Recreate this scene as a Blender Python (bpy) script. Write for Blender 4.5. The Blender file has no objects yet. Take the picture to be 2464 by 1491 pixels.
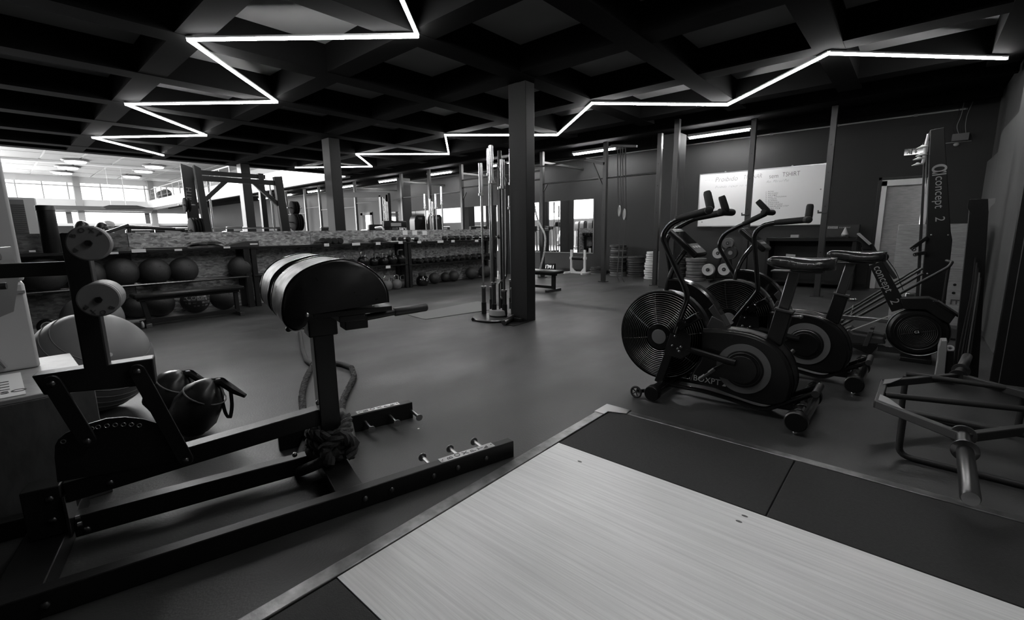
import bpy, bmesh, math, random
from math import sin, cos, pi, radians
from mathutils import Vector as V, Matrix as Mx
random.seed(7)
S = bpy.context.scene
COL = S.collection
# ---------------------------------------------------------------- camera
F_PX, PITCH, ROLL, YAW, HC = 1095.36, .17237, -.01438, .72147, 1.1
fw = V((-sin(YAW)*cos(PITCH), cos(YAW)*cos(PITCH), -sin(PITCH)))
ri = V((cos(YAW), sin(YAW), 0)); up0 = ri.cross(fw)
R2 = ri*cos(ROLL)+up0*sin(ROLL); U2 = -ri*sin(ROLL)+up0*cos(ROLL)
CAM = V((0, 0, HC))
cd = bpy.data.cameras.new('camera'); cd.lens = F_PX/2464*36; cd.sensor_width = 36; cd.sensor_fit = 'HORIZONTAL'
cd.clip_start = .02; cd.clip_end = 200
cam = bpy.data.objects.new('camera', cd); COL.objects.link(cam)
cam.matrix_world = Mx(((R2.x, U2.x, -fw.x, 0), (R2.y, U2.y, -fw.y, 0), (R2.z, U2.z, -fw.z, HC), (0, 0, 0, 1)))
S.camera = cam
# ---------------------------------------------------------------- world, light, exposure
S.view_settings.view_transform = 'Standard'; S.view_settings.look = 'None'
S.view_settings.exposure = 1.5; S.view_settings.gamma = 1; S.view_settings.use_curve_mapping = False
S.cycles.use_denoising = True
S.cycles.max_bounces = 8; S.cycles.diffuse_bounces = 4; S.cycles.glossy_bounces = 4
S.cycles.sample_clamp_indirect = 3
w = bpy.data.worlds.new('daylight'); S.world = w; w.use_nodes = True
w.node_tree.nodes['Background'].inputs[0].default_value = (1, 1, 1, 1)
w.node_tree.nodes['Background'].inputs[1].default_value = .6
LED_E, TUBE_E, WIN_E, HALL_W = 26, 50, 1.4, 4300
def area(name, loc, size, power, rot=(0, 0, 0), sy=None):
    l = bpy.data.lights.new(name, 'AREA'); l.energy = power; l.size = size
    if sy: l.shape = 'RECTANGLE'; l.size_y = sy
    o = bpy.data.objects.new(name, l); o.location = loc; o.rotation_euler = rot; COL.objects.link(o); return o
# added overhead fill in the tall hall, and daylight from its window wall
area('hall_fill_light', (-20, 0, 4.5), 9, HALL_W, sy=10)
area('hall_window_light', (-37.2, -1, 3.6), 14, HALL_W*.6, (0, -pi/2, 0), sy=1.5)
# ---------------------------------------------------------------- picture-ray helpers (used only to measure real positions)
def ray(px, py): return R2*((px-1232)/F_PX)-U2*((py-745.5)/F_PX)+fw
def Zp(px, py, z=0.): d = ray(px, py); return CAM+d*((z-HC)/d.z)
def Xp(px, py, x): d = ray(px, py); return CAM+d*(x/d.x)
def Yp(px, py, y): d = ray(px, py); return CAM+d*(y/d.y)
def Pp(px, py, p, n): d = ray(px, py); return CAM+d*((V(p)-CAM).dot(n)/d.dot(n))
# ---------------------------------------------------------------- materials (greys: the photograph is black and white)
MATS = {}
def mat(name, c, rough=.5, metal=0, noise=0, scale=8, bump=0, bscale=None, stretch=None, coat=0, emit=0, spec=.5, rvar=0):
    m = bpy.data.materials.new(name); m.use_nodes = True; t = m.node_tree; b = t.nodes['Principled BSDF']
    b.inputs['Base Color'].default_value = (c, c, c, 1); b.inputs['Roughness'].default_value = rough
    b.inputs['Metallic'].default_value = metal; b.inputs['Specular IOR Level'].default_value = spec
    if coat: b.inputs['Coat Weight'].default_value = coat; b.inputs['Coat Roughness'].default_value = .12
    if emit: b.inputs['Emission Color'].default_value = (1, 1, 1, 1); b.inputs['Emission Strength'].default_value = emit
    tc = t.nodes.new('ShaderNodeTexCoord'); mp = t.nodes.new('ShaderNodeMapping'); t.links.new(tc.outputs['Object'], mp.inputs[0])
    if stretch: mp.inputs['Scale'].default_value = stretch
    n = t.nodes.new('ShaderNodeTexNoise'); n.inputs['Scale'].default_value = scale; n.inputs['Detail'].default_value = 6
    t.links.new(mp.outputs[0], n.inputs[0])
    if noise:
        r = t.nodes.new('ShaderNodeMapRange'); r.inputs[1].default_value = .3; r.inputs[2].default_value = .7
        r.inputs[3].default_value = max(0, c*(1-noise)); r.inputs[4].default_value = c*(1+noise)
        t.links.new(n.outputs[0], r.inputs[0]); t.links.new(r.outputs[0], b.inputs['Base Color'])
    if rvar:
        r = t.nodes.new('ShaderNodeMapRange'); r.inputs[1].default_value = .3; r.inputs[2].default_value = .7
        r.inputs[3].default_value = max(.03, rough-rvar); r.inputs[4].default_value = min(1, rough+rvar)
        t.links.new(n.outputs[0], r.inputs[0]); t.links.new(r.outputs[0], b.inputs['Roughness'])
    if bump:
        n2 = t.nodes.new('ShaderNodeTexNoise'); n2.inputs['Scale'].default_value = bscale or scale*4; n2.inputs['Detail'].default_value = 4
        t.links.new(mp.outputs[0], n2.inputs[0])
        bp = t.nodes.new('ShaderNodeBump'); bp.inputs['Strength'].default_value = bump; bp.inputs['Distance'].default_value = .01
        t.links.new(n2.outputs[0], bp.inputs['Height']); t.links.new(bp.outputs[0], b.inputs['Normal'])
    MATS[name] = m; return m
def osb_mat(name, lo, hi):
    m = bpy.data.materials.new(name); m.use_nodes = True; t = m.node_tree; b = t.nodes['Principled BSDF']; b.inputs['Roughness'].default_value = .55
    tc = t.nodes.new('ShaderNodeTexCoord'); mix = None; outs = []
    for k, (a, s) in enumerate(((.5, (1, 14, 45)), (-.6, (1, 16, 50)), (1.2, (1, 20, 40)))):
        mp = t.nodes.new('ShaderNodeMapping'); mp.inputs['Rotation'].default_value = (a, 0, 0); mp.inputs['Scale'].default_value = s
        vo = t.nodes.new('ShaderNodeTexVoronoi'); vo.inputs['Scale'].default_value = 1.0
        t.links.new(tc.outputs['Object'], mp.inputs[0]); t.links.new(mp.outputs[0], vo.inputs[0]); outs.append(vo.outputs['Color'])
    mx = t.nodes.new('ShaderNodeMixRGB'); mx.blend_type = 'DARKEN'; mx.inputs[0].default_value = .8
    t.links.new(outs[0], mx.inputs[1]); t.links.new(outs[1], mx.inputs[2])
    m2 = t.nodes.new('ShaderNodeMixRGB'); m2.blend_type = 'MIX'; m2.inputs[0].default_value = .4
    t.links.new(mx.outputs[0], m2.inputs[1]); t.links.new(outs[2], m2.inputs[2])
    bw = t.nodes.new('ShaderNodeRGBToBW'); t.links.new(m2.outputs[0], bw.inputs[0])
    r = t.nodes.new('ShaderNodeMapRange'); r.inputs[1].default_value = .15; r.inputs[2].default_value = .75; r.inputs[3].default_value = lo; r.inputs[4].default_value = hi
    t.links.new(bw.outputs[0], r.inputs[0]); t.links.new(r.outputs[0], b.inputs['Base Color'])
    bp = t.nodes.new('ShaderNodeBump'); bp.inputs['Strength'].default_value = .4; bp.inputs['Distance'].default_value = .004
    t.links.new(bw.outputs[0], bp.inputs['Height']); t.links.new(bp.outputs[0], b.inputs['Normal']); return m
def wood_mat(name, c, var, stretch=(1.2, 26, 26), rough=.45):
    m = bpy.data.materials.new(name); m.use_nodes = True; t = m.node_tree; b = t.nodes['Principled BSDF']; b.inputs['Roughness'].default_value = rough
    tc = t.nodes.new('ShaderNodeTexCoord'); mp = t.nodes.new('ShaderNodeMapping'); mp.inputs['Scale'].default_value = stretch
    t.links.new(tc.outputs['Object'], mp.inputs[0])
    n = t.nodes.new('ShaderNodeTexNoise'); n.inputs['Scale'].default_value = 3; n.inputs['Detail'].default_value = 8; n.inputs['Roughness'].default_value = .65; n.inputs['Distortion'].default_value = .3
    t.links.new(mp.outputs[0], n.inputs[0])
    n2 = t.nodes.new('ShaderNodeTexNoise'); n2.inputs['Scale'].default_value = 1.3; t.links.new(tc.outputs['Object'], n2.inputs[0])
    r = t.nodes.new('ShaderNodeMapRange'); r.inputs[1].default_value = .32; r.inputs[2].default_value = .62; r.inputs[3].default_value = c*(1-var); r.inputs[4].default_value = c
    t.links.new(n.outputs[0], r.inputs[0])
    r2 = t.nodes.new('ShaderNodeMapRange'); r2.inputs[1].default_value = .3; r2.inputs[2].default_value = .7; r2.inputs[3].default_value = .88; r2.inputs[4].default_value = 1.06
    t.links.new(n2.outputs[0], r2.inputs[0])
    mu = t.nodes.new('ShaderNodeMath'); mu.operation = 'MULTIPLY'; t.links.new(r.outputs[0], mu.inputs[0]); t.links.new(r2.outputs[0], mu.inputs[1])
    t.links.new(mu.outputs[0], b.inputs['Base Color'])
    bp = t.nodes.new('ShaderNodeBump'); bp.inputs['Strength'].default_value = .12; bp.inputs['Distance'].default_value = .004
    t.links.new(n.outputs[0], bp.inputs['Height']); t.links.new(bp.outputs[0], b.inputs['Normal']); return m
floor_m = mat('floor_rubber', .033, .48, noise=.3, scale=1.9, bump=.12, bscale=140, rvar=.1, stretch=(1, .6, 1))
wall_m = mat('wall_paint', .024, .6, noise=.06, scale=2, bump=.05, bscale=60, spec=.3)
ceil_m = mat('ceiling_board', .26, .9, noise=.08, scale=1, spec=.2)
beam_m = mat('beam_paint', .0045, .85, spec=.04)
col_m = mat('column_paint', .010, .5, spec=.25)
black = mat('black_paint', .008, .42, noise=.2, scale=6, bump=.05, bscale=200, spec=.35)
gloss = mat('gloss_black', .005, .18, coat=.6, spec=.4)
plast = mat('black_plastic', .007, .33, spec=.35)
plast2 = mat('dark_grey_plastic', .03, .45, spec=.4)
rub = mat('black_rubber', .014, .65, bump=.1, bscale=150, spec=.3)
rubtile = mat('rubber_tile', .015, .75, noise=.25, scale=90, bump=.25, bscale=220)
leath = mat('black_leather', .010, .34, bump=.16, bscale=9, rvar=.08, scale=20, spec=.3)
steel = mat('brushed_steel', .42, .3, 1)
chrome = mat('chrome', .85, .22, 1)
dsteel = mat('dark_steel', .16, .3, 1)
edge_m = mat('steel_edge', .2, .35, .8, noise=.35, scale=18, bump=.1, bscale=60, stretch=(1, 1, 1))
wood = wood_mat('platform_wood', .86, .2, (.7, 40, 40))
ply = wood_mat('plywood', .34, .35, (3, 3, 22))
ply2 = wood_mat('plywood_dark', .1, .35, (10, 10, 3))
osb = osb_mat('osb_board', .08, .5)
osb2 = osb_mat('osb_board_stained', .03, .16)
white = mat('white_paint', .8, .35)
offw = mat('white_enamel', .5, .35)
hallw = mat('hall_white', .8, .7)
grey = mat('grey_paint', .25, .5)
mgrey = mat('mid_grey', .12, .5)
mgrey2 = mat('roller_vinyl', .17, .5)
lgrey = mat('light_grey', .4, .5)
paper = mat('paper', .75, .7)
ballm = mat('ball_rubber', .028, .6, bump=.3, bscale=120)
ballg = mat('ball_grey', .13, .5, noise=.08, scale=3)
rigm = mat('rig_paint', .02, .38)
mirror = mat('mirror_glass', .8, .02, 1)
fabr = mat('dark_fabric', .03, .85, bump=.3, bscale=60)
fabg = mat('grey_fabric', .13, .8, bump=.3, bscale=60)
rope_m = mat('rope_black', .035, .85, bump=.4, bscale=90)
rope_w = mat('rope_white', .5, .8, bump=.4, bscale=60)
matg = mat('exercise_mat', .17, .7)
skin = mat('skin', .3, .5)
led_m = mat('led_glow', 1, .5, emit=LED_E)
tube_m = mat('tube_glow', 1, .5, emit=TUBE_E)
win_m = mat('window_glow', 1, .5, emit=WIN_E)
lamp_m = mat('lamp_glow', 1, .5, emit=4)
digit_m = mat('digit_glow', 1, .5, emit=1.0)
screen_m = mat('display_glass', .02, .08, spec=.8)
ink = mat('marker_ink', .05, .5)
ink2 = mat('faint_ink', .22, .5)
glassm = bpy.data.materials.new('clear_glass'); glassm.use_nodes = True
_b = glassm.node_tree.nodes['Principled BSDF']; _b.inputs['Transmission Weight'].default_value = 1; _b.inputs['Roughness'].default_value = .02; _b.inputs['IOR'].default_value = 1.02
# ---------------------------------------------------------------- mesh helpers
W = {}
UP = V((0, 0, 1))
def frame(d):
    d = V(d).normalized(); a = UP if abs(d.z) < .95 else V((1, 0, 0)); x = a.cross(d).normalized(); return x, d.cross(x).normalized(), d
def fil(pts, r, k=5):
    pts = [V(p) for p in pts]; out = [pts[0]]
    for i in range(1, len(pts)-1):
        a, b, c = pts[i-1], pts[i], pts[i+1]; la, lc = (a-b).length, (c-b).length; q = min(r, la*.48, lc*.48)
        p0 = b+(a-b)*(q/la); p1 = b+(c-b)*(q/lc)
        for j in range(k+1):
            t = j/k; out.append(p0*(1-t)**2+b*2*t*(1-t)+p1*t*t)
    out.append(pts[-1]); return out
class MB:
    def __init__(s): s.v = []; s.f = []
    def add(s, vs, fs):
        o = len(s.v); s.v += [V(v) for v in vs]; s.f += [tuple(i+o for i in f) for f in fs]; return s
    def box(s, c, d, rz=0, M=None):
        c = V(c); hx, hy, hz = d[0]/2, d[1]/2, d[2]/2
        vs = [V((x*hx, y*hy, z*hz)) for z in (-1, 1) for y in (-1, 1) for x in (-1, 1)]
        R = M if M else Mx.Rotation(rz, 3, 'Z')
        return s.add([c+R@v for v in vs], [(0, 2, 3, 1), (4, 5, 7, 6), (0, 1, 5, 4), (2, 6, 7, 3), (0, 4, 6, 2), (1, 3, 7, 5)])
    def bb(s, a, b): a, b = V(a), V(b); return s.box((a+b)/2, [abs(q) for q in (b-a)])
    def bar(s, a, b, w, h, side=None):
        a, b = V(a), V(b); d = (b-a).normalized()
        x = V(side).normalized() if side is not None else frame(d)[0]
        x = (x-d*x.dot(d)).normalized(); y = d.cross(x)
        M = Mx((x, y, d)).transposed()
        return s.box((a+b)/2, (w, h, (b-a).length), M=M)
    def tube(s, pts, r, n=10, closed=False, cap=True):
        pts = [V(p) for p in pts]; m = len(pts); rs = r if isinstance(r, (list, tuple)) else [r]*m
        rings = []; x = None
        for i in range(m):
            if closed: d = (pts[(i+1) % m]-pts[i-1]).normalized()
            else: d = (pts[min(i+1, m-1)]-pts[max(i-1, 0)]).normalized()
            if x is None: x = frame(d)[0]
            x = (x-d*x.dot(d)).normalized(); y = d.cross(x)
            rings.append([pts[i]+x*(rs[i]*cos(2*pi*k/n))+y*(rs[i]*sin(2*pi*k/n)) for k in range(n)])
        return s.loft(rings, closed, cap)
    def loft(s, rings, closed=False, cap=True):
        n = len(rings[0]); m = len(rings); vs = [v for q in rings for v in q]; fs = []
        for i in range(m if closed else m-1):
            j = (i+1) % m
            for k in range(n): fs.append((i*n+k, i*n+(k+1) % n, j*n+(k+1) % n, j*n+k))
        if cap and not closed: fs.append(tuple(range(n-1, -1, -1))); fs.append(tuple((m-1)*n+k for k in range(n)))
        return s.add(vs, fs)
    def cyl(s, a, b, r, r2=None, n=16): return s.tube([a, b], [r, r if r2 is None else r2], n)
    def lathe(s, prof, o, ax, n=24):
        x, y, d = frame(ax); o = V(o)
        return s.loft([[o+d*t+x*(r*cos(2*pi*k/n))+y*(r*sin(2*pi*k/n)) for k in range(n)] for r, t in prof])
    def prism(s, pts, vec):
        pts = [V(p) for p in pts]; n = len(pts); v = V(vec)
        return s.add(pts+[p+v for p in pts], [tuple(range(n)), tuple(range(2*n-1, n-1, -1))]+[(i, i+n, (i+1) % n+n, (i+1) % n) for i in range(n)])
    def ball(s, c, r, sq=(1, 1, 1), n=24, m=14, M=None):
        c = V(c); M = M or Mx.Identity(3)
        rings = []
        for i in range(1, m):
            a = pi*i/m-pi/2
            rings.append([c+M@V((r*sq[0]*cos(a)*cos(2*pi*k/n), r*sq[1]*cos(a)*sin(2*pi*k/n), r*sq[2]*sin(a))) for k in range(n)])
        o = len(s.v); s.loft(rings, cap=False)
        b, t = len(s.v), len(s.v)+1
        s.v += [c+M@V((0, 0, -r*sq[2])), c+M@V((0, 0, r*sq[2]))]
        for k in range(n): s.f.append((b, o+(k+1) % n, o+k)); s.f.append((t, o+(m-2)*n+k, o+(m-2)*n+(k+1) % n))
        return s
    def torus(s, c, R, r, ax, n=32, m=8, a0=0, a1=None, sq=1):
        x, y, d = frame(ax); c = V(c); a1n = 2*pi if a1 is None else a1
        k = n if a1 is None else n+1
        return s.tube([c+x*(R*cos(a0+(a1n-a0)*i/n))+y*(R*sq*sin(a0+(a1n-a0)*i/n)) for i in range(k)], r, m, closed=a1 is None)
    def build(s, name, m, parent=None, bev=0, ang=35, label=None, kind=None, shade=True):
        if parent is not None: o0 = W.get(parent.name, V((0, 0, 0)))
        else:
            zs = min(v.z for v in s.v); xs = [v.x for v in s.v]; ys = [v.y for v in s.v]
            o0 = V(((min(xs)+max(xs))/2, (min(ys)+max(ys))/2, zs))
        me = bpy.data.meshes.new(name); me.from_pydata([v-o0 for v in s.v], [], s.f); me.validate(); me.update()
        bm = bmesh.new(); bm.from_mesh(me); bmesh.ops.recalc_face_normals(bm, faces=bm.faces); bm.to_mesh(me); bm.free()
        if shade:
            for p in me.polygons: p.use_smooth = True
            me.set_sharp_from_angle(angle=radians(ang))
        me.materials.append(m)
        o = bpy.data.objects.new(name, me); COL.objects.link(o)
        if parent is not None: o.parent = parent; W[o.name] = o0.copy()
        else: o.location = o0; W[o.name] = o0.copy()
        if bev:
            b = o.modifiers.new('bevel', 'BEVEL'); b.width = bev; b.segments = 2; b.limit_method = 'ANGLE'; b.angle_limit = radians(50); b.harden_normals = False
        if label: o['label'] = label
        if kind: o['kind'] = kind
        return o
def thing(name, label, cat, loc=(0, 0, 0), group=None):
    o = bpy.data.objects.new(name, None); COL.objects.link(o); o.location = loc; W[o.name] = V(loc); o.empty_display_size = .1
    o['label'] = label; o['category'] = cat
    if group: o['group'] = group
    return o
def tag(o, label, cat, group=None, kind=None):
    o['label'] = label; o['category'] = cat
    if group: o['group'] = group
    if kind: o['kind'] = kind
    return o
def dup(root, loc, label, rz=0, group=None, sc=1):
    r = root.copy(); COL.objects.link(r); r.location = loc; r.rotation_euler = (0, 0, rz); r.scale = (sc, sc, sc); r['label'] = label; W[r.name] = V(loc)
    if group: r['group'] = group
    for ch in list(root.children):
        c = ch.copy(); COL.objects.link(c); c.parent = r
        for g in ch.children:
            d = g.copy(); COL.objects.link(d); d.parent = c
    return r
def text(name, s, size, o, x, y, m, parent=None, ext=.0008, shear=0, off=0, align='LEFT', sx=1.0, space=1.0):
    """flat lettering at world point o, reading along x, letters upright along y"""
    c = bpy.data.curves.new(name, 'FONT'); c.body = s; c.size = size; c.extrude = ext; c.shear = shear; c.offset = off; c.align_x = align; c.space_character = space
    c.resolution_u = 3
    x = V(x).normalized(); y = V(y); y = (y-x*y.dot(x)).normalized(); z = x.cross(y)
    ob = bpy.data.objects.new('tmp', c); COL.objects.link(ob)
    p = W.get(parent.name, V((0, 0, 0))) if parent is not None else V((0, 0, 0))
    o = V(o)-p
    M = Mx(((x.x*sx, y.x, z.x, o.x), (x.y*sx, y.y, z.y, o.y), (x.z*sx, y.z, z.z, o.z), (0, 0, 0, 1)))
    me = bpy.data.meshes.new_from_object(ob); me.name = name; me.materials.clear(); me.materials.append(m)
    o2 = bpy.data.objects.new(name, me); COL.objects.link(o2)
    if parent is not None: o2.parent = parent
    o2.matrix_basis = M; bpy.data.objects.remove(ob); bpy.data.curves.remove(c); return o2
def bolt(name, p, d, r, m, parent):
    d = V(d).normalized(); p = V(p); return MB().lathe([(r, 0), (r, r*.5), (r*.7, r*.8), (r*.25, r*.95)], p, d, 12).build(name, m, parent)
# ================================================================ SETTING
def struct(mb, name, m, parent=None, bev=0, shade=False):
    o = mb.build(name, m, parent, bev, shade=shade)
    if parent is None: o['kind'] = 'structure'
    return o
XR, YB, YF, XH, ZB, ZC = .62, 10.3, -3.2, -37.7, 2.75, 3.02
struct(MB().bb((XH-.3, -8.3, -.1), (1.2, 12.5, 0)), 'floor', floor_m)
# rear wall with a door opening on the right and a doorway far on the left
struct(MB().bb((-16.4, YB, 0), (-.52, YB+.2, 3.1)).bb((-.52, YB, 1.845), (.05, YB+.2, 3.1)).bb((.05, YB, 0), (.9, YB+.2, 3.1))
       .bb((XH, YB, 0), (-17.2, YB+.2, 3.1)).bb((-17.2, YB, 1.87), (-16.4, YB+.2, 3.1)), 'wall_back', wall_m)
struct(MB().bb((XH, YB, 3.1), (-12.6, YB+.2, 6)), 'wall_back_upper', hallw)
struct(MB().bb((XR+.13, YF, 0), (XR+.33, YB+.2, 3.1)), 'wall_right', mat('wall_right_paint', .07, .6, noise=.1, scale=3, stretch=(1, 3, .4)))
struct(MB().bb((-12.6, YF-.2, 0), (.95, YF, 3.1)), 'wall_front', wall_m)
# our ceiling: boards above a grid of beams, each beam its own piece
ce = struct(MB().bb((-12.75, YF, ZC), (XR+.33, 7.35, ZC+.08)), 'ceiling', ceil_m)
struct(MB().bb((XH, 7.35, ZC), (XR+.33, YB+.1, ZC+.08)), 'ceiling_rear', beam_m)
for x in (-12.62, -12.0+.05, -10.6, -9.17, -7.77, -6.3, -4.9, -3.45, -2.1, -.8, .5):
    struct(MB().bb((x-.12, YF, ZB), (x+.12, 7.3, ZC)), 'beam', beam_m, ce)
for y in (-2.7, -1.35, 0, 1.38, 2.7, 4.1, 5.5, 6.92):
    struct(MB().bb((-12.74, y-.12, ZB+.003), (XR+.1, y+.12, ZC)), 'beam', beam_m, ce)
for y in (8.35, 9.75):
    struct(MB().bb((XH, y-.06, ZB+.12), (XR+.1, y+.06, ZC)), 'beam', beam_m, ce)
struct(MB().bb((XH, 7.22, ZB+.1), (-12.74, 7.36, ZC+.3)), 'trim_1', hallw)
struct(MB().bb((XH, 7.19, ZB-.04), (-12.74, 7.34, ZB+.1)), 'trim_3', mat('mezzanine_lip', .1, .6), bev=.005)
for i, (x, y, wx, wy) in enumerate(((-3.585, 4.29, .26, .16), (-8.05, 4.3, .26, .2), (-12.3, 4.3, .26, .2), (-3.45, 8.45, .3, .3), (-8.0, 8.9, .3, .3), (-12.3, 8.9, .3, .3))):
    struct(MB().bb((x-wx/2, y-wy/2, 0), (x+wx/2, y+wy/2, ZB+.01)), 'column', col_m if i < 3 else wall_m, bev=.006)
# ---- tall bright hall beyond
struct(MB().bb((XH-.2, -8, 0), (XH+.01, 12, 1.75)), 'wall_left_lower', wall_m)
struct(MB().bb((XH-.2, -8, 1.75), (XH, 12, 1.9)).bb((XH-.2, -8, 2.55), (XH, 12, 3.3)).bb((XH-.2, -8, 4.25), (XH, 12, 6)), 'wall_left', hallw)
hc = struct(MB().bb((XH, -8.2, 4.62), (-12.6, 12, 4.7)), 'ceiling_hall', hallw)
struct(MB().bb((-12.62, -8.2, ZC+.08), (-12.5, 12, 4.62)), 'wall_hall_right', hallw)
struct(MB().bb((XH, -8.2, 1.9), (-12.6, -8, 6)), 'wall_hall_front', hallw)
struct(MB().bb((XH, -8.25, 0), (-12.6, -8, 1.9)), 'wall_hall_front_lower', wall_m)
# slatted ceiling panels: each strip run is a piece
pan = mat('ceiling_slats', .42, .6)
x = -37.5
rows = 0
while x < -25:
    y = -7.8
    while y < 9.5:
        struct(MB().bb((x, y, 4.585), (x+2.3, y+1.16, 4.61)), 'panel', pan, hc)
        y += 1.24
    x += 2.42
for x in (-30.4, -25.6):
    struct(MB().bb((x-.2, -8, 4.5), (x+.1, 12, 4.6)), 'beam', hallw, hc)
# far mezzanine slab, its posts and windows above and below
struct(MB().bb((XH, -8, 2.62), (-36.4, 7.2, 2.86)), 'trim_2', mat('slab_edge', .08, .6))
for n, (y0, y1) in enumerate(((-7, .2), (.45, 3.6), (4.0, 7.2), (7.6, 9.9))):
    wn = MB()
    k = 3
    for i in range(k):
        a = y0+(y1-y0)*i/k; b = y0+(y1-y0)*(i+1)/k-.05
        wn.bb((XH-.12, a, 3.3), (XH-.1, b, 4.25))
    wo = wn.build('window_%d' % (n+1), win_m, shade=False); wo['kind'] = 'structure'
    fr = MB()
    for i in range(k+1):
        a = y0+(y1-y0)*i/k; fr.bb((XH-.08, a-.05, 3.3), (XH, a, 4.25))
    fr.build('window_frame', lgrey, wo)
wo = MB().bb((XH-.12, -7.9, 1.9), (XH-.1, 9.9, 2.55)).build('window_5', win_m, shade=False); wo['kind'] = 'structure'
fr = MB()
for y in (-7.5, -6, -4.5, -3, -1.5, 0, .9, 1.4, 3.3, 3.8, 7.0): fr.bb((XH-.08, y, 1.9), (XH, y+.25, 2.55))
fr.build('window_frame', mgrey, wo)
for y in (3.8, 7.3): struct(MB().bb((XH, y, 0), (XH+.35, y+.3, 4.62)), 'column', lgrey)
for k, (px, py) in enumerate(((181, 386), (163, 401), (150, 414), (371, 399), (345, 410), (316, 423))):
    c = Zp(px, py, 4.55)
    t = thing('ceiling_light', ['round white ceiling light in the hall, nearest of the left three', 'round white ceiling light in the hall, middle of the left three', 'round white ceiling light in the hall, farthest of the left three',
        'round ceiling light in the hall, nearest of the right three', 'round ceiling light in the hall, middle of the right three', 'round ceiling light in the hall, farthest of the right three'][k], 'ceiling light', c, 'round hall ceiling lights')
    MB().lathe([(.42, .06), (.5, 0), (.46, -.05)], c, UP, 28).build('rim', grey, t)
    MB().lathe([(.38, -.04), (.36, -.1), (.05, -.13)], c, UP, 28).build('diffuser', lamp_m, t)
# rear doors
dr = struct(MB().bb((-.46, YB+.05, 0), (.02, YB+.09, 1.78)), 'door_1', wood_mat('door_wood', .5, .3, (3, 3, 14)), bev=.003)
MB().bb((-.53, YB-.03, 0), (-.455, YB+.06, 1.85)).bb((-.53, YB-.03, 1.76), (.05, YB+.06, 1.86)).bb((.03, YB-.03, 0), (.1, YB+.06, 1.86)).build('door_frame', white, dr, .004)
MB().bb((-.58, YB-.035, 0), (-.532, YB+.02, 1.91)).bb((-.58, YB-.035, 1.862), (.14, YB+.02, 1.91)).build('door_trim', black, dr, .004)
MB().cyl((.0, YB+.03, .95), (.0, YB-.03, .95), .012).bb((-.1, YB-.045, .94), (.01, YB-.03, .965)).build('door_handle', steel, dr)
d2 = struct(MB().bb((-17.1, YB+.1, 0), (-16.5, YB+.14, 1.8)), 'glowing_door', win_m)  # leaf glows, standing in for light from the room behind
MB().bb((-17.25, YB-.03, 0), (-17.1, YB+.1, 1.9)).bb((-16.55, YB-.03, 0), (-16.4, YB+.1, 1.9)).bb((-17.25, YB-.03, 1.8), (-16.4, YB+.1, 1.92)).build('door_frame', black, d2)
struct(MB().bb((-16.4, YB-.02, 0), (-.6, YB, .07)), 'baseboard_back', black)
# conduit along the top of the rear wall
cdt = MB().tube([(-24, YB-.02, 2.93), (.4, YB-.02, 2.86)], .012, 8).build('wall_conduit', lgrey)
tag(cdt, 'long pale cable conduit clipped along the top of the dark rear wall', 'conduit')
for i in range(22):
    x = -.2-i*1.05; MB().box((x, YB-.02, 2.86+(-x)*.0029), (.05, .03, .035)).build('clip', grey, cdt)
# wall mirrors: separate sheets
t = thing('wall_mirror', 'long row of frameless wall mirrors on the dark rear wall', 'mirror', (-9, YB, .5))
xs = [-15.1, -13.6, -12.1, -10.6, -9.1, -7.65, -6.24]
for a, b in zip(xs, xs[1:]):
    MB().bb((a+.01, YB-.012, .505), (b-.01, YB-.002, 1.865)).build('mirror_panel', mirror, t, shade=False)
MB().bb((-15.1, YB-.02, .49), (-6.22, YB-.001, .505)).bb((-6.24, YB-.02, .49), (-6.225, YB-.001, 1.87)).build('mirror_trim', grey, t)
# ---- half-height partition of strand board
pt = struct(MB().bb((-7.98, -1.6, 0), (-7.93, 8.35, 1.13)), 'wall_partition', black)
ys = [-1.6, .0, 1.25, 3.72, 4.95, 6.2, 7.4, 8.35]
for a, b in zip(ys, ys[1:]):
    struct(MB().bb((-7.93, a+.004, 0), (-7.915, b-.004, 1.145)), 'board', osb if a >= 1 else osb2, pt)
# ================================================================ LED zigzags
def zig(pts, name, label):
    c = V(pts[0]); t = thing(name, label, 'light', (c.x, c.y, ZB-.03))
    for a, b in zip(pts, pts[1:]):
        a = V((a[0], a[1], ZB-.035)); b = V((b[0], b[1], ZB-.035))
        MB().bar(a, b, .019, .018).build('light_tube', led_m, t)
        MB().bar(a+V((0, 0, .018)), b+V((0, 0, .018)), .03, .014).build('channel', white, t)
zA = [(966, 0), (1005, 88), (452, 96), (667, 246), (302, 251), (497, 326), (222, 331), (394, 374)]
pa = [Zp(x, y, ZB-.035) for x, y in zA]; d = (pa[0]-pa[1]).normalized()
pa[0] = pa[1]+d*1.9
nx = [(-.55, 2.65), (.45, 1.3)]
zig([V((nx[1][0], nx[1][1], 0)), V((nx[0][0], nx[0][1], 0))]+pa, 'zigzag_light', 'glowing zigzag strip light on the ceiling above the ball shelves, beside the hall')
zB = [(2423, 141), (1994, 129), (1750, 253), (1425, 249), (1341, 325), (1071, 325), (1080, 371), (857, 371), (895, 401), (710, 403)]
zig([Zp(x, y, ZB-.035) for x, y in zB], 'zigzag_light', 'glowing zigzag strip light on the ceiling running behind the centre column to the right wall')
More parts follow.
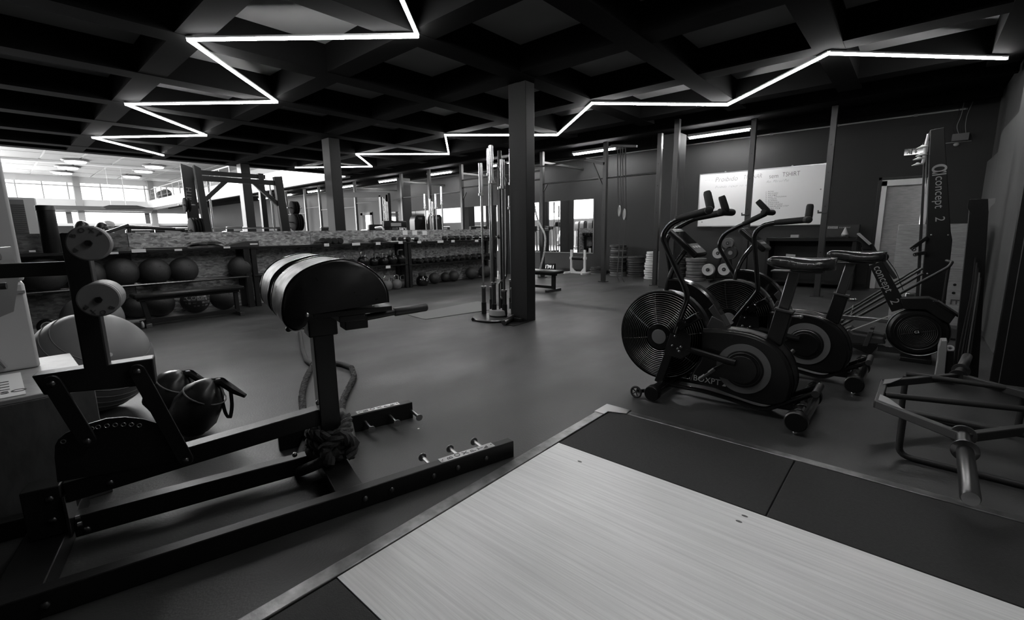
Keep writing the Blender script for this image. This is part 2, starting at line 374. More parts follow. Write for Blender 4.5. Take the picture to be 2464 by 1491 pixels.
# fluorescent tubes near the rear wall
for k in range(9):
    x1 = -2.53-2.77*k; x0 = x1-1.09
    t = thing('tube_light', 'fluorescent tube light under the rear ceiling, number %s counted from the whiteboard' % ['one', 'two', 'three', 'four', 'five', 'six', 'seven', 'eight', 'nine'][k], 'light', (x1, 9.6, 2.88), 'fluorescent tubes along the rear')
    MB().bar((x0, 9.6, 2.88), (x1, 9.6, 2.88), .035, .03).build('light_tube', tube_m, t)
    MB().bb((x0-.03, 9.56, 2.9), (x1+.03, 9.64, 2.95)).build('housing', white, t, .004)
# ================================================================ WEIGHTLIFTING PLATFORM
WX0, WX1, WY0, WY1 = -1.287, 1.15, .593, 1.815
t = thing('lifting_platform', 'wooden weightlifting platform with black rubber sides and a steel edge', 'platform', (-.3, 1.2, 0))
MB().bb((WX0, WY0, 0), (WX1, WY1, .012)).build('wood_board', wood, t, .001)
for a, b in ((WX0+.003, -.324), (-.318, .68), (.686, 1.15)):
    MB().bb((a, WY1+.004, 0), (b, 2.372, .013)).build('rubber_tile', rubtile, t, .003)
    MB().bb((a, 0-.0, 0), (b, WY0-.004, .013)).build('rubber_tile', rubtile, t, .003)
MB().bb((WX0-.062, -.05, 0), (WX0-.003, 2.33, .016)).build('steel_edge', edge_m, t, .004)
MB().bb((WX0+.03, 2.374, 0), (1.2, 2.424, .016)).build('steel_edge', edge_m, t, .004)
MB().prism([(WX0-.068, 2.28, .0), (WX0-.068, 2.432, 0), (WX0+.1, 2.432, 0), (WX0+.1, 2.37, 0), (WX0+.0, 2.33, 0), (WX0+.0, 2.28, 0)], (0, 0, .02)).build('corner_plate', steel, t, .003)
k = MB()
for px, py in ((1395, 1110), (1778, 1254), (1792, 1241)):
    p = Zp(px, py, .0121); k.prism([p+V((.012*cos(a), .006*sin(a), 0)) for a in [i*pi/4 for i in range(8)]], (0, 0, .0006))
k.build('dark_mark', ply2, t)
# ================================================================ GLUTE-HAM BENCH (left foreground)
GM = V((-1.383, 1.572, 0)); G_ = V((.255, .967, 0)).normalized(); N_ = V((-.967, .255, 0)).normalized()
def GW(s, o, z): return GM+G_*s+N_*o+V((0, 0, z))
def GP(px, py, off): return Pp(px, py, GM+N_*off, N_)
def GS(px, py, off): p = GP(px, py, off)-GM; return p.dot(G_), p.z
def gbox(s0, s1, o0, o1, z0, z1, mb=None):
    mb = mb or MB(); c = GW((s0+s1)/2, (o0+o1)/2, (z0+z1)/2); M = Mx((G_, N_, UP)).transposed()
    return mb.box(c, (abs(s1-s0), abs(o1-o0), abs(z1-z0)), M=M)
gt = thing('back_extension_bench', 'large black back-extension bench with two rounded leather pads on a long steel frame', 'exercise bench', GW(-.8, .4, 0))
gbox(-2.3, 0, 0, .05, 0, .083).build('base_rail', black, gt, .004)
gbox(-.95, -.225, .745, .795, 0, .1).build('base_rail', black, gt, .004)
gbox(-.83, -.72, .05, .745, .012, .08).build('cross_member', black, gt, .004)
gbox(-1.79, -1.67, .05, .70, 0, .075).build('cross_member', black, gt, .004)
gbox(-2.15, -1.795, .56, .61, 0, .075).build('base_rail', black, gt, .004)
gbox(-1.66, -.83, .385, .445, .025, .105).build('lower_beam', black, gt, .004)
# sloping upper beam
a, b = GS(160, 1165, .35), GS(772, 985, .35)
MB().bar(GW(a[0]-.01, .39, a[1]-.035), GW(b[0]+.04, .39, b[1]-.035), .07, .075, side=N_).build('upper_beam', black, gt, .004)
gbox(-1.765, -1.665, .345, .435, .075, a[1]+.005).build('rear_foot_post', black, gt, .004)
gbox(-1.663, -1.655, .33, .45, .06, .215).build('bracket_plate', dsteel, gt, .001)
# standing post
gbox(-.812, -.727, .335, .42, .08, .79).build('post', black, gt, .004)
gbox(-.83, -.71, .32, .435, .66, .79).build('post_collar', black, gt, .006)
gbox(-.85, -.55, .06, .70, .785, .805).build('pad_plate', black, gt, .002)
gbox(-.76, -.66, .06, .70, .76, .785).build('pad_support', black, gt, .003)
# pads
po = [(938, 728), (935, 700), (920, 672), (894, 648), (860, 630), (820, 624), (780, 631), (740, 646), (710, 667), (690, 693), (682, 720), (679, 748), (683, 772), (695, 788), (712, 796), (730, 790), (740, 775), (744, 760)]
so = [GS(x, y, .02) for x, y in po]
def smooth(P, k=4):
    out = []; n = len(P)
    for i in range(n-1):
        p0, p1, p2, p3 = P[max(i-1, 0)], P[i], P[i+1], P[min(i+2, n-1)]
        for j in range(k):
            t = j/k; out.append(tuple(.5*((2*p1[q])+(-p0[q]+p2[q])*t+(2*p0[q]-5*p1[q]+4*p2[q]-p3[q])*t*t+(-p0[q]+3*p1[q]-3*p2[q]+p3[q])*t**3) for q in (0, 1)))
    out.append(P[-1]); return out
so = smooth(so, 4)
cs = sum(p[0] for p in so)/len(so); cz = sum(p[1] for p in so)/len(so)
for o0, o1 in ((.02, .34), (.42, .74)):
    mb = MB(); rings = []
    for off, k in ((o0, .95), (o0+.006, .975), (o0+.02, .995), (o0+.04, 1), (o0+.16, 1.006), (o1-.04, 1), (o1-.02, .995), (o1-.006, .975), (o1, .95)):
        rings.append([GW(cs+(s-cs)*k, off, cz+(z-cz)*k) for s, z in so])
    mb.loft(rings).build('pad', leath, gt, ang=60)
    for off in (o0+.012, o1-.012):
        MB().tube([GW(cs+(s-cs)*.995, off, cz+(z-cz)*.995) for s, z in so], .0035, 6).build('piping', gloss, gt)
MB().ball(GP(738, 757, .0), .009).build('bolt', steel, gt)
# hand grips
for off, vis in ((.12, 1), (.64, 0)):
    s0, z0 = GS(877, 758, .12); s1, z1 = GS(948, 748, .12); s2, z2 = GS(1027, 738, .12)
    gbox(s0-.09, s0, off-.045, off+.045, z0-.045, z0+.01).build('grip_socket', black, gt, .004)
    MB().cyl(GW(s0-.02, off, z0-.012), GW(s1, off, z1-.004), .014).build('grip_tube', black, gt)
    MB().lathe([(.016, 0), (.0185, .004), (.0185, (s2-s1)-.006), (.015, s2-s1), (.012, s2-s1)], GW(s1, off, z1-.004), GW(s2, off, z2)-GW(s1, off, z1-.004), 20).build('hand_grip', plast2, gt)
# parallelogram carriage
T1, T2 = GS(75, 905, .33), GS(368, 862, .33); B2 = GS(376, 925, .33)
MB().prism([GW(T1[0], .33, T1[1]), GW(T2[0], .33, T2[1]), GW(B2[0], .33, B2[1]-.0), GW(T1[0]+.02, .33, T1[1]-.07)], N_*.07).build('carriage_beam', black, gt, .004)
for q, (p, r) in enumerate((((124, 922), (210, 1060)), ((330, 893), (447, 1106)))):
    a, b = GP(*p, .31), GP(*r, .31); d = (b-a).normalized(); s_ = d.cross(N_).normalized()
    w_ = .024
    pts = [a+s_*w_*cos(t)-d*w_*sin(t) for t in [pi*i/8 for i in range(9)]]+[b-s_*w_*cos(t)+d*w_*sin(t) for t in [pi*i/8 for i in range(9)]]
    MB().prism(pts, N_*.012).build('link_arm', black, gt, .002)
    for p3 in (a, b): bolt('bolt', p3-N_*.002, -N_, .011, dsteel, gt)
ar = [(138, 1160), (131, 1100), (132, 1072), (140, 1057), (158, 1042), (205, 1022), (255, 1007), (300, 1003), (345, 1008), (385, 1020), (410, 1030), (440, 1100), (420, 1108)]
MB().prism([GP(x, y, .345) for x, y in ar], N_*.008).build('adjustment_plate', black, gt)
for x, y in ((220, 1031), (236, 1027), (257, 1024), (277, 1022), (297, 1021), (316, 1021), (335, 1023), (152, 1062)):
    p = GP(x, y, .343); MB().torus(p, .0065, .0016, N_, 14, 6).build('adjustment_hole', steel, gt)
gbox(*[GS(167, 700, .33)[0]+q for q in (0, .065)], .33, .395, GS(240, 880, .33)[1]-.01, GS(165, 560, .33)[1]).build('upright', black, gt, .005)
az = GS(200, 628, .33)[1]
gbox(-1.735, -1.50, .335, .39, az-.045, az).build('foot_plate_arm', black, gt, .004)
p0, p1 = GS(5, 600, .3), GS(30, 755, .3)
MB().prism([GW(-1.735, .12, az+.05), GW(-1.735, .6, az+.05), GW(-1.735, .62, az-.06), GW(-1.735, .5, az-.17), GW(-1.735, .22, az-.17), GW(-1.735, .10, az-.06)], G_*.008).build('foot_plate', steel, gt, .002)
for o_, z_ in ((.31, az+.02), (.42, az+.02), (.31, az-.075), (.42, az-.075)):
    MB().cyl(GW(-1.726, o_, z_), GW(-1.712, o_, z_), .012, n=6).build('bolt', dsteel, gt)
for sc_, zc_, lit in ((-1.457, .903, 1), (-1.458, 1.08, 0)):
    r_ = .054
    for o0, o1 in ((.18, .31 if lit else .225),):
        MB().lathe([(r_-.004, 0), (r_, .004), (r_, .02), (r_-.003, .023), (r_-.003, .027), (r_, .03), (r_, o1-o0-.004), (r_-.004, o1-o0)], GW(sc_, o0, zc_), N_, 36).build('roller', mgrey2, gt)
    MB().cyl(GW(sc_, .172, zc_), GW(sc_, .34, zc_), .009).build('axle', black, gt)
    MB().cyl(GW(sc_, .172, zc_), GW(sc_, .1795, zc_), .011, n=6).build('nut', dsteel, gt)
    for i, ch in enumerate('BOXP'):
        t_ = radians(-28-34*i) if lit else radians(160-34*i)
        rr = .038; c_ = GW(sc_+rr*cos(t_), .1785, zc_+rr*sin(t_))
        xx = G_*(-sin(t_))*1+UP*cos(t_)
        text('lettering', ch, .02, c_-xx*.006-(G_*cos(t_)+UP*sin(t_))*.006, -xx if lit else -xx, -(G_*cos(t_)+UP*sin(t_))*-1, ink, gt)
    MB().prism([GW(sc_-.036, .1775, zc_-.026+.0), GW(sc_-.024, .1775, zc_-.022), GW(sc_-.034, .1775, zc_-.012)], N_*-.001).build('logo', ink, gt)
# band pegs and nameplates
for hs, o0, o1 in ((-.408, .05, .155), (-.263, .05, .165), (-.128, .05, .158), (-.51, .745, .62), (-.367, .745, .675), (-.236, .745, .72)):
    sgn = 1 if o1 > o0 else -1; L = .12
    MB().lathe([(.0085, 0), (.0085, L), (.019, L+.001), (.02, L+.003), (.019, L+.006), (.003, L+.007)], GW(hs, o0, .048), N_*sgn, 24).build('band_peg', steel, gt)
for o0, z0, s0, s1 in ((.004, .083, -.385, -.105), (.749, .1, -.545, -.30)):
    gbox(s0, s1, o0, o0+.042, z0, z0+.0035).build('nameplate', steel, gt, .0005)
    text('lettering', 'B\nO\nX\nP\nT', .04, GW(s0+.062, o0+.008, z0+.0042), N_, -G_, ink, gt, ext=.0004)
    MB().prism([GW(s1-.035, o0+.006, z0+.0042), GW(s1-.035, o0+.028, z0+.0042), GW(s1-.062, o0+.006, z0+.0042)], (0, 0, .0005)).build('logo', ink, gt)
    for s_ in (s0+.012, s1-.012): MB().ball(GW(s_, o0+.021, z0+.004), .004).build('rivet', chrome, gt)
for s_ in (-1.66, -.73, -.62, -.43, -.31, -.16):
    bolt('bolt', GW(s_, .0, .042), -N_, .0115, dsteel, gt)
for x, y, o_ in ((120, 1199, .345), (128, 1250, .345), (265, 1160, .355), (210, 1272, .385), (709, 1093, .385)):
    bolt('bolt', GP(x, y, o_), -N_, .011, dsteel, gt)
for x, y in ((182, 1246), (187, 1262), (197, 1322), (206, 1380)):
    p = GP(x, y, .36); MB().cyl(p, p+G_*.012, .008, n=6).build('bolt', steel, gt)
bolt('bolt', GP(766, 968, .33), -G_, .012, dsteel, gt)
MB().cyl(GW(-.84, .37, .7), GW(-.9, .37, .7), .008).ball(GW(-.9, .37, .7), .012).build('pull_pin', plast, gt)
# ================================================================ BATTLE ROPE tied round the post
def strands(path, r, twist=14, k=3, n=6, step=.012):
    path = [V(p) for p in path]; pts = [path[0]]
    for a, b in zip(path, path[1:]):
        m = max(1, int((b-a).length/step)); pts += [a+(b-a)*((i+1)/m) for i in range(m)]
    out = MB(); x = None; fr = []
    for i, p in enumerate(pts):
        d = (pts[min(i+1, len(pts)-1)]-pts[max(i-1, 0)]).normalized()
        if x is None: x = frame(d)[0]
        x = (x-d*x.dot(d)).normalized(); fr.append((p, x, d.cross(x)))
    L = 0
    for q in range(k):
        L = 0; st = []
        for i, (p, x_, y_) in enumerate(fr):
            if i: L += (p-fr[i-1][0]).length
            a = L*twist*2*pi+q*2*pi/k; st.append(p+x_*(r*.5*cos(a))+y_*(r*.5*sin(a)))
        out.tube(st, r*.56, n)
    return out
rt = thing('battle_rope', 'thick black battle rope knotted round the foot of the bench post', 'rope', GW(-.77, .4, 0))
P1 = [Zp(722, 800, .02), Zp(728, 840, .02), Zp(738, 868, .02), Zp(752, 876, .02)]
MB().tube(fil(P1, .06), .02, 12).build('rope', rope_m, rt)
P2 = [Zp(758, 872, .03), Zp(746, 890, .022), Zp(734, 915, .022), Zp(726, 950, .022), Zp(729, 990, .022), Zp(742, 1050, .022), GW(-.93, .42, .022), GW(-.84, .29, .1), GW(-.76, .27, .15)]
strands(fil(P2[:5], .05), .022).build('rope', rope_m, rt)
MB().tube(fil(P2[4:], .06), .024, 12).build('rope', rope_m, rt)
P3 = [Zp(798, 872, .02), Zp(825, 876, .02), Zp(846, 884, .02), Zp(853, 905, .02), Zp(838, 935, .02), Zp(824, 965, .02), Zp(822, 990, .022), Zp(838, 1015, .04), GW(-.69, .33, .14), GW(-.7, .3, .17)]
MB().tube(fil(P3[:3], .04), .02, 12).build('rope', rope_m, rt)
strands(fil(P3[2:7], .05), .022).build('rope', rope_m, rt)
MB().tube(fil(P3[6:], .05), .024, 12).build('rope', rope_m, rt)
hx = [GW(-.77+(.078+.01*sin(3*a))*cos(a), .378+.085*sin(a), .085+.155*a/(6.6*pi)+.008*sin(2*a+1)) for a in [i*pi/9 for i in range(60)]]
strands(hx, .027, 9).build('knot', rope_m, rt)
strands([GW(-.72, .27, .1), GW(-.69, .28, .16), GW(-.75, .26, .22), GW(-.82, .27, .17), GW(-.80, .26, .1)], .027, 9).build('knot', rope_m, rt)
# ================================================================ PLYOMETRIC BOX, NOTICE, WHITE CABINET, BALLS, SANDBAGS (far left)
bt = thing('wooden_box', 'wide dark plywood jump box behind the bench on the far left', 'box', (-2.8, -.2, 0))
for nm, a, b in (('front_panel', (-2.55, -.75, 0), (-2.53, .215, .475)), ('back_panel', (-3.32, -.75, 0), (-3.3, .19, .475)), ('side_panel', (-3.3, .19, 0), (-2.55, .21, .475)), ('side_panel', (-3.3, -.77, 0), (-2.55, -.75, .475)), ('top_panel', (-3.31, -.77, .475), (-2.53, .21, .495))):
    MB().bb(a, b).build(nm, ply2 if nm != 'top_panel' else ply, bt, .003)
nt = MB().bb((-3.0, -.6, .496), (-2.56, .02, .4985)).build('notice', paper, None); tag(nt, 'white printed notice lying on the plywood jump box', 'notice')
text('lettering', 'AVISO', .06, (-2.62, -.14, .4992), (0, 1, 0), (-1, 0, 0), ink, nt)
for i in range(4): MB().bb((-2.7-.05*i, -.45, .4986), (-2.685-.05*i, -.02, .4992)).build('print_bar', ink if i % 2 else mgrey, nt)
wt = thing('white_cabinet', 'tall white enamel cabinet standing at the far left edge', 'cabinet', (-3.2, -.3, .496))
MB().bb((-3.24, -.75, .496), (-3.06, .088, .9)).build('lower_door', offw, wt, .012)
MB().bb((-3.24, -.75, .905), (-3.06, .092, 2.0)).build('upper_door', offw, wt, .012)
MB().tube(fil([(-3.05, -.02, .52), (-3.05, -.12, .78), (-3.05, -.25, .88), (-3.05, -.5, .9)], .1), .008, 8).build('cable', grey, wt)
MB().bb((-3.062, -.7, .85), (-3.05, .085, .862)).build('seam_strip', grey, wt)
def swissball(name, c, r, m, label, cat='ball', ridges=0, group=None):
    mb = MB().ball(c, r, n=40, m=26); c = V(c)
    if ridges:
        t = thing(name, label, cat, (c.x, c.y, c.z-r), group); mb.build('ball_skin', m, t, ang=80)
        ax = V((.5, .3, .8)).normalized()
        rg = MB()
        for i in range(-4, 5):
            h = i*r*.16; rg.torus(c+ax*h, math.sqrt(r*r-h*h)+.0005, .0022, ax, 48, 5)
        o = rg.build('ridge', m, t); o['kind'] = 'stuff'
        MB().cyl(c+V((1, .2, .3)).normalized()*(r-.002), c+V((1, .2, .3)).normalized()*(r+.003), .012).build('plug', lgrey, t)
        return t
    t = thing(name, label, cat, (c.x, c.y, c.z-r), group); mb.build('ball_skin', m, t, ang=80)
    x, y, d = frame((.9, .2, .4)); MB().cyl(c+d*(r-.003), c+d*(r+.0015), .009).build('plug', black, t)
    return t
swissball('exercise_ball', (-3.85, .335, .315), .315, ballg, 'big ribbed grey exercise ball on the floor behind the bench', ridges=1)
def sandbag(B, T, r, label, seed):
    rnd = random.Random(seed); B, T = V(B), V(T); t = thing('sandbag', label, 'sandbag', (B.x, B.y, 0), 'sandbags on the floor by the bench')
    d = (T-B); L = d.length; x, y, dn = frame(d); prof = [(.05, 0), (.55, .05), (.85, .16), (1, .35), (.98, .55), (.82, .74), (.55, .88), (.3, .96), (.12, 1.0)]
    rings = []
    for rr, q in prof:
        rings.append([B+dn*(q*L)+(x*cos(a)*1.1+y*sin(a)*.8)*(r*rr*(1+.06*sin(3*a+seed)+.05*rnd.uniform(-1, 1))) for a in [2*pi*k/28 for k in range(28)]])
    MB().loft(rings).build('bag', leath, t, ang=80)
    top = T; vd = (CAM-T).normalized(); sd = ri.copy()
    e = top+sd*.17-UP*.1
    MB().tube([top-dn*.02, top+(e-top)*.3+UP*.012, top+(e-top)*.65, e], [.018, .024, .022, .012], 10).build('grip', leath, t)
    s = [top-dn*.05, top+UP*.02, top+sd*.03-UP*.06, top+sd*.045-UP*.2, top+sd*.065-UP*.24, top+sd*.09-UP*.16, top+sd*.09-UP*.04, top+sd*.05+UP*.015, top]
    s = fil(s, .05, 4); mb = MB(); wd = (vd*.3+sd).normalized()*.013
    mb.loft([[p-wd, p+wd, p+wd+vd*.002, p-wd+vd*.002] for p in s]).build('strap', fabg, t)
    q = B+dn*L*.72
    MB().torus(q, r*.93, .004, dn, 28, 6, sq=.75).build('seam', fabg, t)
    return t
b0 = Zp(450, 1050, .0)
sandbag((b0.x, b0.y, .03), Pp(512, 912, b0, fw), .15, 'black leather sandbag with a looped strap, leaning nearest the bench linkage', 3)
b1 = Zp(385, 1000, .0)
sandbag((b1.x, b1.y, .03), Pp(440, 893, b1, fw), .15, 'glossy creased black sandbag behind the strapped one', 9)
# ================================================================ AIR BIKES
def air_bike(ox, oy, label, nl, fl, ntop, ftop, seat_dx=0):
    t = thing('air_bike', label, 'exercise bike', (ox, oy, 0), 'air bikes')
    def P(u, v, z): return V((ox+u, oy+v, z))
    def L(v, pts): return [P(u, v, z) for u, z in pts]
    # fan cage
    fc = P(-.447, 0, .39); R = .298
    cg = MB()
    for sd in (-1, 1):
        for i in range(17):
            r = .085+(R-.085)*i/16; q = (r/R); cg.torus(fc+V((0, sd*(.085-.045*q**4), 0)), r, .0022, (0, 1, 0), 56, 4)
        for k in range(8):
            a = 2*pi*k/8+.2
            cg.tube([fc+V((r*cos(a), sd*(.083-.045*(r/R)**4), r*sin(a))) for r in [.08+(R-.08)*i/6 for i in range(7)]], .002, 4)
    o = cg.build('fan_cage', dsteel, t); o['kind'] = 'stuff'
    MB().lathe([(R-.004, -.045), (R+.006, -.04), (R+.008, 0), (R+.006, .04), (R-.004, .045), (R-.012, .03), (R-.012, -.03), (R-.004, -.045)], fc, (0, 1, 0), 64).build('fan_rim', plast, t)
    MB().lathe([(.05, -.092), (.085, -.088), (.09, -.07), (.09, .07), (.085, .088), (.05, .092)], fc, (0, 1, 0), 32).build('fan_hub', gloss, t)
    MB().lathe([(.002, -.096), (.048, -.095), (.05, -.09), (.05, -.05)], fc, (0, 1, 0), 28).build('hub_cap', mgrey, t)
    for k in range(10):
        a = 2*pi*k/10; rd = V((cos(a), 0, sin(a))); tg = V((-sin(a), 0, cos(a)))
        p0, p1 = fc+rd*.09, fc+rd*.27; hw = (tg*.02+V((0, .03, 0)))
        MB().prism([p0-hw, p0+hw, p1+hw*1.3, p1-hw*1.3], tg*.002).build('fan_blade', plast2, t)
    # stabilisers
    MB().lathe([(.03, 0), (.04, .006), (.042, .02), (.042, .48), (.04, .494), (.03, .5)], P(-.40, -.27, .056), (0, 1, 0), 24).build('front_foot', gloss, t)
    for v in (-.285, .238):
        MB().lathe([(.046, 0), (.05, .006), (.05, .045), (.044, .05)], P(-.40, v, .056), (0, 1, 0), 24).build('foot_cap', plast, t)
    w_ = MB().torus(P(-.51, -.27, .04), .034, .008, (0, 1, 0), 24, 8)
    for k in range(5):
        a = 2*pi*k/5; w_.cyl(P(-.51, -.27, .04), P(-.51+.03*cos(a), -.27, .04+.03*sin(a)), .004, n=6)
    w_.build('transport_wheel', plast2, t)
    MB().torus(P(-.51, .27, .04), .034, .008, (0, 1, 0), 24, 8).build('transport_wheel', plast2, t)
    MB().bar(P(-.40, -.25, .07), P(-.51, -.25, .04), .016, .02).build('wheel_bracket', gloss, t)
    MB().lathe([(.036, 0), (.048, .006), (.05, .02), (.05, .475), (.048, .49), (.036, .5)], P(.395, -.25, .075), (0, 1, 0), 24).build('rear_foot', gloss, t)
    for v in (-.262, .212):
        MB().lathe([(.05, 0), (.056, .006), (.056, .045), (.05, .05)], P(.395, v, .075), (0, 1, 0), 24).build('foot_cap', plast, t)
        MB().prism([P(.35, v+.06, .1), P(.385, v+.06, .131), P(.41, v+.06, .131), P(.42, v+.06, .12)], (0, .07, 0)).build('foot_clamp', gloss, t, .003)
        MB().prism([P(.35, v+.15, .1), P(.385, v+.15, .131), P(.41, v+.15, .131), P(.42, v+.15, .12)], (0, .05, 0)).build('foot_clamp', gloss, t, .003)
        MB().cyl(P(.395, v+.025, .03), P(.395, v+.025, .0), .006).ball(P(.395, v+.025, .012), .013).build('levelling_foot', chrome, t)
    # lower frame tubes and rear handle loop
    MB().tube(fil(L(-.075, [(-.36, .07), (-.15, .075), (.02, .06), (.16, .04), (.22, .045), (.30, .10), (.40, .165), (.45, .195)]), .05), .014, 10).build('frame_tube', gloss, t)
    MB().tube(fil(L(.075, [(-.36, .07), (-.15, .075), (.02, .06), (.16, .04), (.22, .045), (.30, .10), (.40, .165), (.45, .195)]), .05), .014, 10).build('frame_tube', gloss, t)
    MB().cyl(P(.45, -.09, .195), P(.45, .09, .195), .019).build('lift_handle', plast2, t)
    MB().bar(P(.24, 0, .07), P(.395, 0, .075), .07, .045).build('frame_tube', gloss, t, .005)
    # front fork
    for v in (-.105, .105):
        MB().bar(P(-.43, v*.95, .08), P(-.315, v, .46), .03, .055, side=(0, 1, 0)).build('fork', black, t, .004)
    MB().cyl(P(-.31, -.2, .465), P(-.31, .2, .465), .019, n=20).build('pivot_axle', gloss, t)
    for v in (-.15, .15):
        MB().prism(L(v, [(-.38, .30), (-.27, .28), (-.21, .33), (-.22, .44), (-.27, .49), (-.33, .49)]), (0, -.008 if v < 0 else .008, 0)).build('pivot_plate', black, t, .001)
    for u, z in ((-.325, .36), (-.29, .345), (-.27, .36), (-.28, .33), (-.31, .425)): bolt('bolt', P(u, -.158, z), (0, -1, 0), .008, dsteel, t)
    # shroud
    sh = smooth([(-.172, .475), (-.09, .483), (0, .487), (.09, .482), (.17, .462), (.25, .42), (.305, .355), (.337, .27), (.343, .2), (.325, .12), (.3, .095), (.22, .072), (.12, .075), (.02, .09), (-.1, .112), (-.225, .122), (-.235, .135), (-.215, .20), (-.178, .27), (-.168, .32), (-.175, .40)], 3)
    cu, cz_ = .08, .28; rr = []
    for v, k in ((-.1, .93), (-.092, .965), (-.075, .99), (-.05, 1), (.05, 1), (.075, .99), (.092, .965), (.1, .93)):
        rr.append([P(cu+(u-cu)*k, v, cz_+(z-cz_)*k) for u, z in sh])
    MB().loft(rr).build('shroud', plast, t, ang=30)
    for v, k in ((-.062, 1.003), (.062, 1.003)):
        MB().tube([P(cu+(u-cu)*k, v, cz_+(z-cz_)*k) for u, z in sh], .003, 6, closed=True).build('shroud_seam', gloss, t)
    MB().prism(L(-.035, [(-.15, .478), (0, .49), (.09, .485), (.17, .465), (.15, .455), (0, .48)]), (0, .07, 0)).build('top_trim', plast2, t, .002)
    for sd in (-1, 1):
        cc = P(.083, sd*.1, .272)
        MB().lathe([(.115, 0), (.150, .001), (.150, .007), (.115, .008)], cc, (0, sd, 0), 64).build('ring', mgrey, t)
        MB().lathe([(.002, 0), (.112, 0), (.112, .012), (.106, .016), (.002, .017)], cc, (0, sd, 0), 56).build('crank_disc', plast, t)
        MB().torus(cc+V((0, sd*.014, 0)), .098, .0035, (0, 1, 0), 56, 6).build('crank_ring', dsteel, t)
        # cover pointing down to the pedal
        dr_ = 1 if sd < 0 else -1
        pd = cc+V((-.17*dr_, sd*.02, -.045*dr_)); a_ = math.atan2(-.045*dr_, -.17*dr_)
        pts = [cc+V((.083*cos(a_+b_), sd*.017, .083*sin(a_+b_))) for b_ in [pi*.42+1.16*pi*i/20 for i in range(21)]]
        e_ = V((cos(a_), 0, sin(a_))); f_ = V((-sin(a_), 0, cos(a_)))
        pts += [pd-f_*.018, pd+f_*.018]
        pts = [V((p.x, cc.y+sd*.017, p.z)) for p in pts]
        MB().prism(pts, (0, sd*.016, 0)).build('crank_cover', plast, t, .003)
        pc = V((pd.x, cc.y+sd*.03, pd.z))
        MB().cyl(pc, pc+V((0, sd*.11, 0)), .007).build('pedal_axle', steel, t)
        pr_ = Mx.Rotation(-.75, 3, 'Y')
        mb = MB()
        mb.box(pc+V((0, sd*.075, 0)), (.085, .085, .018), M=pr_).build('pedal', plast2, t, .004)
        for q in (-1, 1): MB().box(pc+V((0, sd*.075, 0))+pr_@V((q*.035, 0, .011)), (.008, .08, .006), M=pr_).build('pedal_grip', lgrey, t)
    # connecting rods
    MB().tube(fil(L(-.14, [(-.27, .345), (-.2, .345), (-.1, .33), (.0, .315), (.05, .31)]), .04), [.014]*1+[.02]*(len(fil(L(-.14, [(-.27, .345), (-.2, .345), (-.1, .33), (.0, .315), (.05, .31)]), .04))-1), 10).build('connecting_rod', plast, t)
    MB().tube(fil(L(.14, [(-.27, .345), (-.1, .33), (.05, .31)]), .04), .017, 10).build('connecting_rod', plast, t)
    # arch over the fan
    ac = []
    for i in range(15):
        f = i/14; a = pi*.53-(pi*.53-.10)*f
        ac.append((-.395+.305*cos(a)*1.0, .425+.315*sin(a), .066+.014*sin(pi*f)))
    rings = []
    for i, (u, z, h) in enumerate(ac):
        j0, j1 = max(0, i-1), min(14, i+1); tu, tz = ac[j1][0]-ac[j0][0], ac[j1][1]-ac[j0][1]; l_ = math.hypot(tu, tz); nu, nz = -tz/l_, tu/l_
        rings.append([P(u+nu*h*q, v, z+nz*h*q) for q, v in ((-.5, -.035), (.35, -.04), (.5, -.03), (.5, .03), (.35, .04), (-.5, .035))])
    MB().loft(rings).build('arch', gloss, t, ang=30)
    MB().prism(L(-.05, [(-.16, .48), (-.03, .475), (-.06, .53), (-.13, .56)]), (0, .1, 0)).build('arch_base', plast2, t, .004)
    MB().prism(L(-.044, [(-.155, .60), (-.125, .635), (-.04, .50), (-.075, .495)]), (0, .088, 0)).build('arch_sleeve', plast2, t, .004)
    # foot pegs
    for sd in (-1, 1):
        MB().lathe([(.02, 0), (.028, .01), (.03, .1), (.026, .115)], P(-.245, sd*.13, .52), (0, sd, 0), 20).build('foot_peg', gloss, t)
    MB().bar(P(-.3, -.15, .48), P(-.17, -.15, .575), .06, .05, side=(0, 1, 0)).build('peg_guard', gloss, t, .01)
    # monitor on its curved stem
    MB().tube(fil(L(0, [(-.45, .66), (-.437, .75), (-.40, .86), (-.33, .96)]), .1), .016, 10).build('monitor_stem', gloss, t)
    a_, b_ = P(-.395, 0, 1.085), P(-.235, 0, .945); dd = (b_-a_).normalized(); nn = V((dd.z*-1, 0, dd.x)); nn = nn if nn.x > 0 else -nn
    M_ = Mx((dd, (0, 1, 0), dd.cross(V((0, 1, 0))))).transposed(); mc = (a_+b_)/2
    MB().box(mc-nn*.012, ((b_-a_).length+.03, .19, .04), M=M_).build('monitor', plast, t, .012)
    MB().box(mc+nn*.009-dd*.03, (.11, .15, .003), M=M_).build('display', screen_m, t)
    for q in (-1, 0, 1): MB().box(mc+nn*.009+dd*.06+V((0, q*.045, 0)), (.02, .03, .004), M=M_).build('button', lgrey, t, .001)
    # swinging levers
    for v, pts, tp, sd in ((-.21, nl, ntop, -1), (.21, fl, ftop, 1)):
        pts2 = fil(L(v, pts), .07, 7); MB().tube(pts2, .0165, 14).build('lever', gloss, t)
        e = pts2[-1]; d_ = (pts2[-1]-pts2[-2]).normalized()
        MB().tube([e-d_*.2, e-d_*.17, e-d_*.02], [.0175, .0205, .022], 14).build('lever_sleeve', rub, t)
        q0, q1 = V((-.02, sd*-.0, 0)), V((.06, sd*.09, .0))
        MB().lathe([(.012, 0), (.021, .006), (.023, .03), (.023, .13), (.020, .142), (.01, .147)], e-V((.03, sd*.05, .0)), V((.35, sd*1.0, -.02)), 18).build('grip', rub, t)
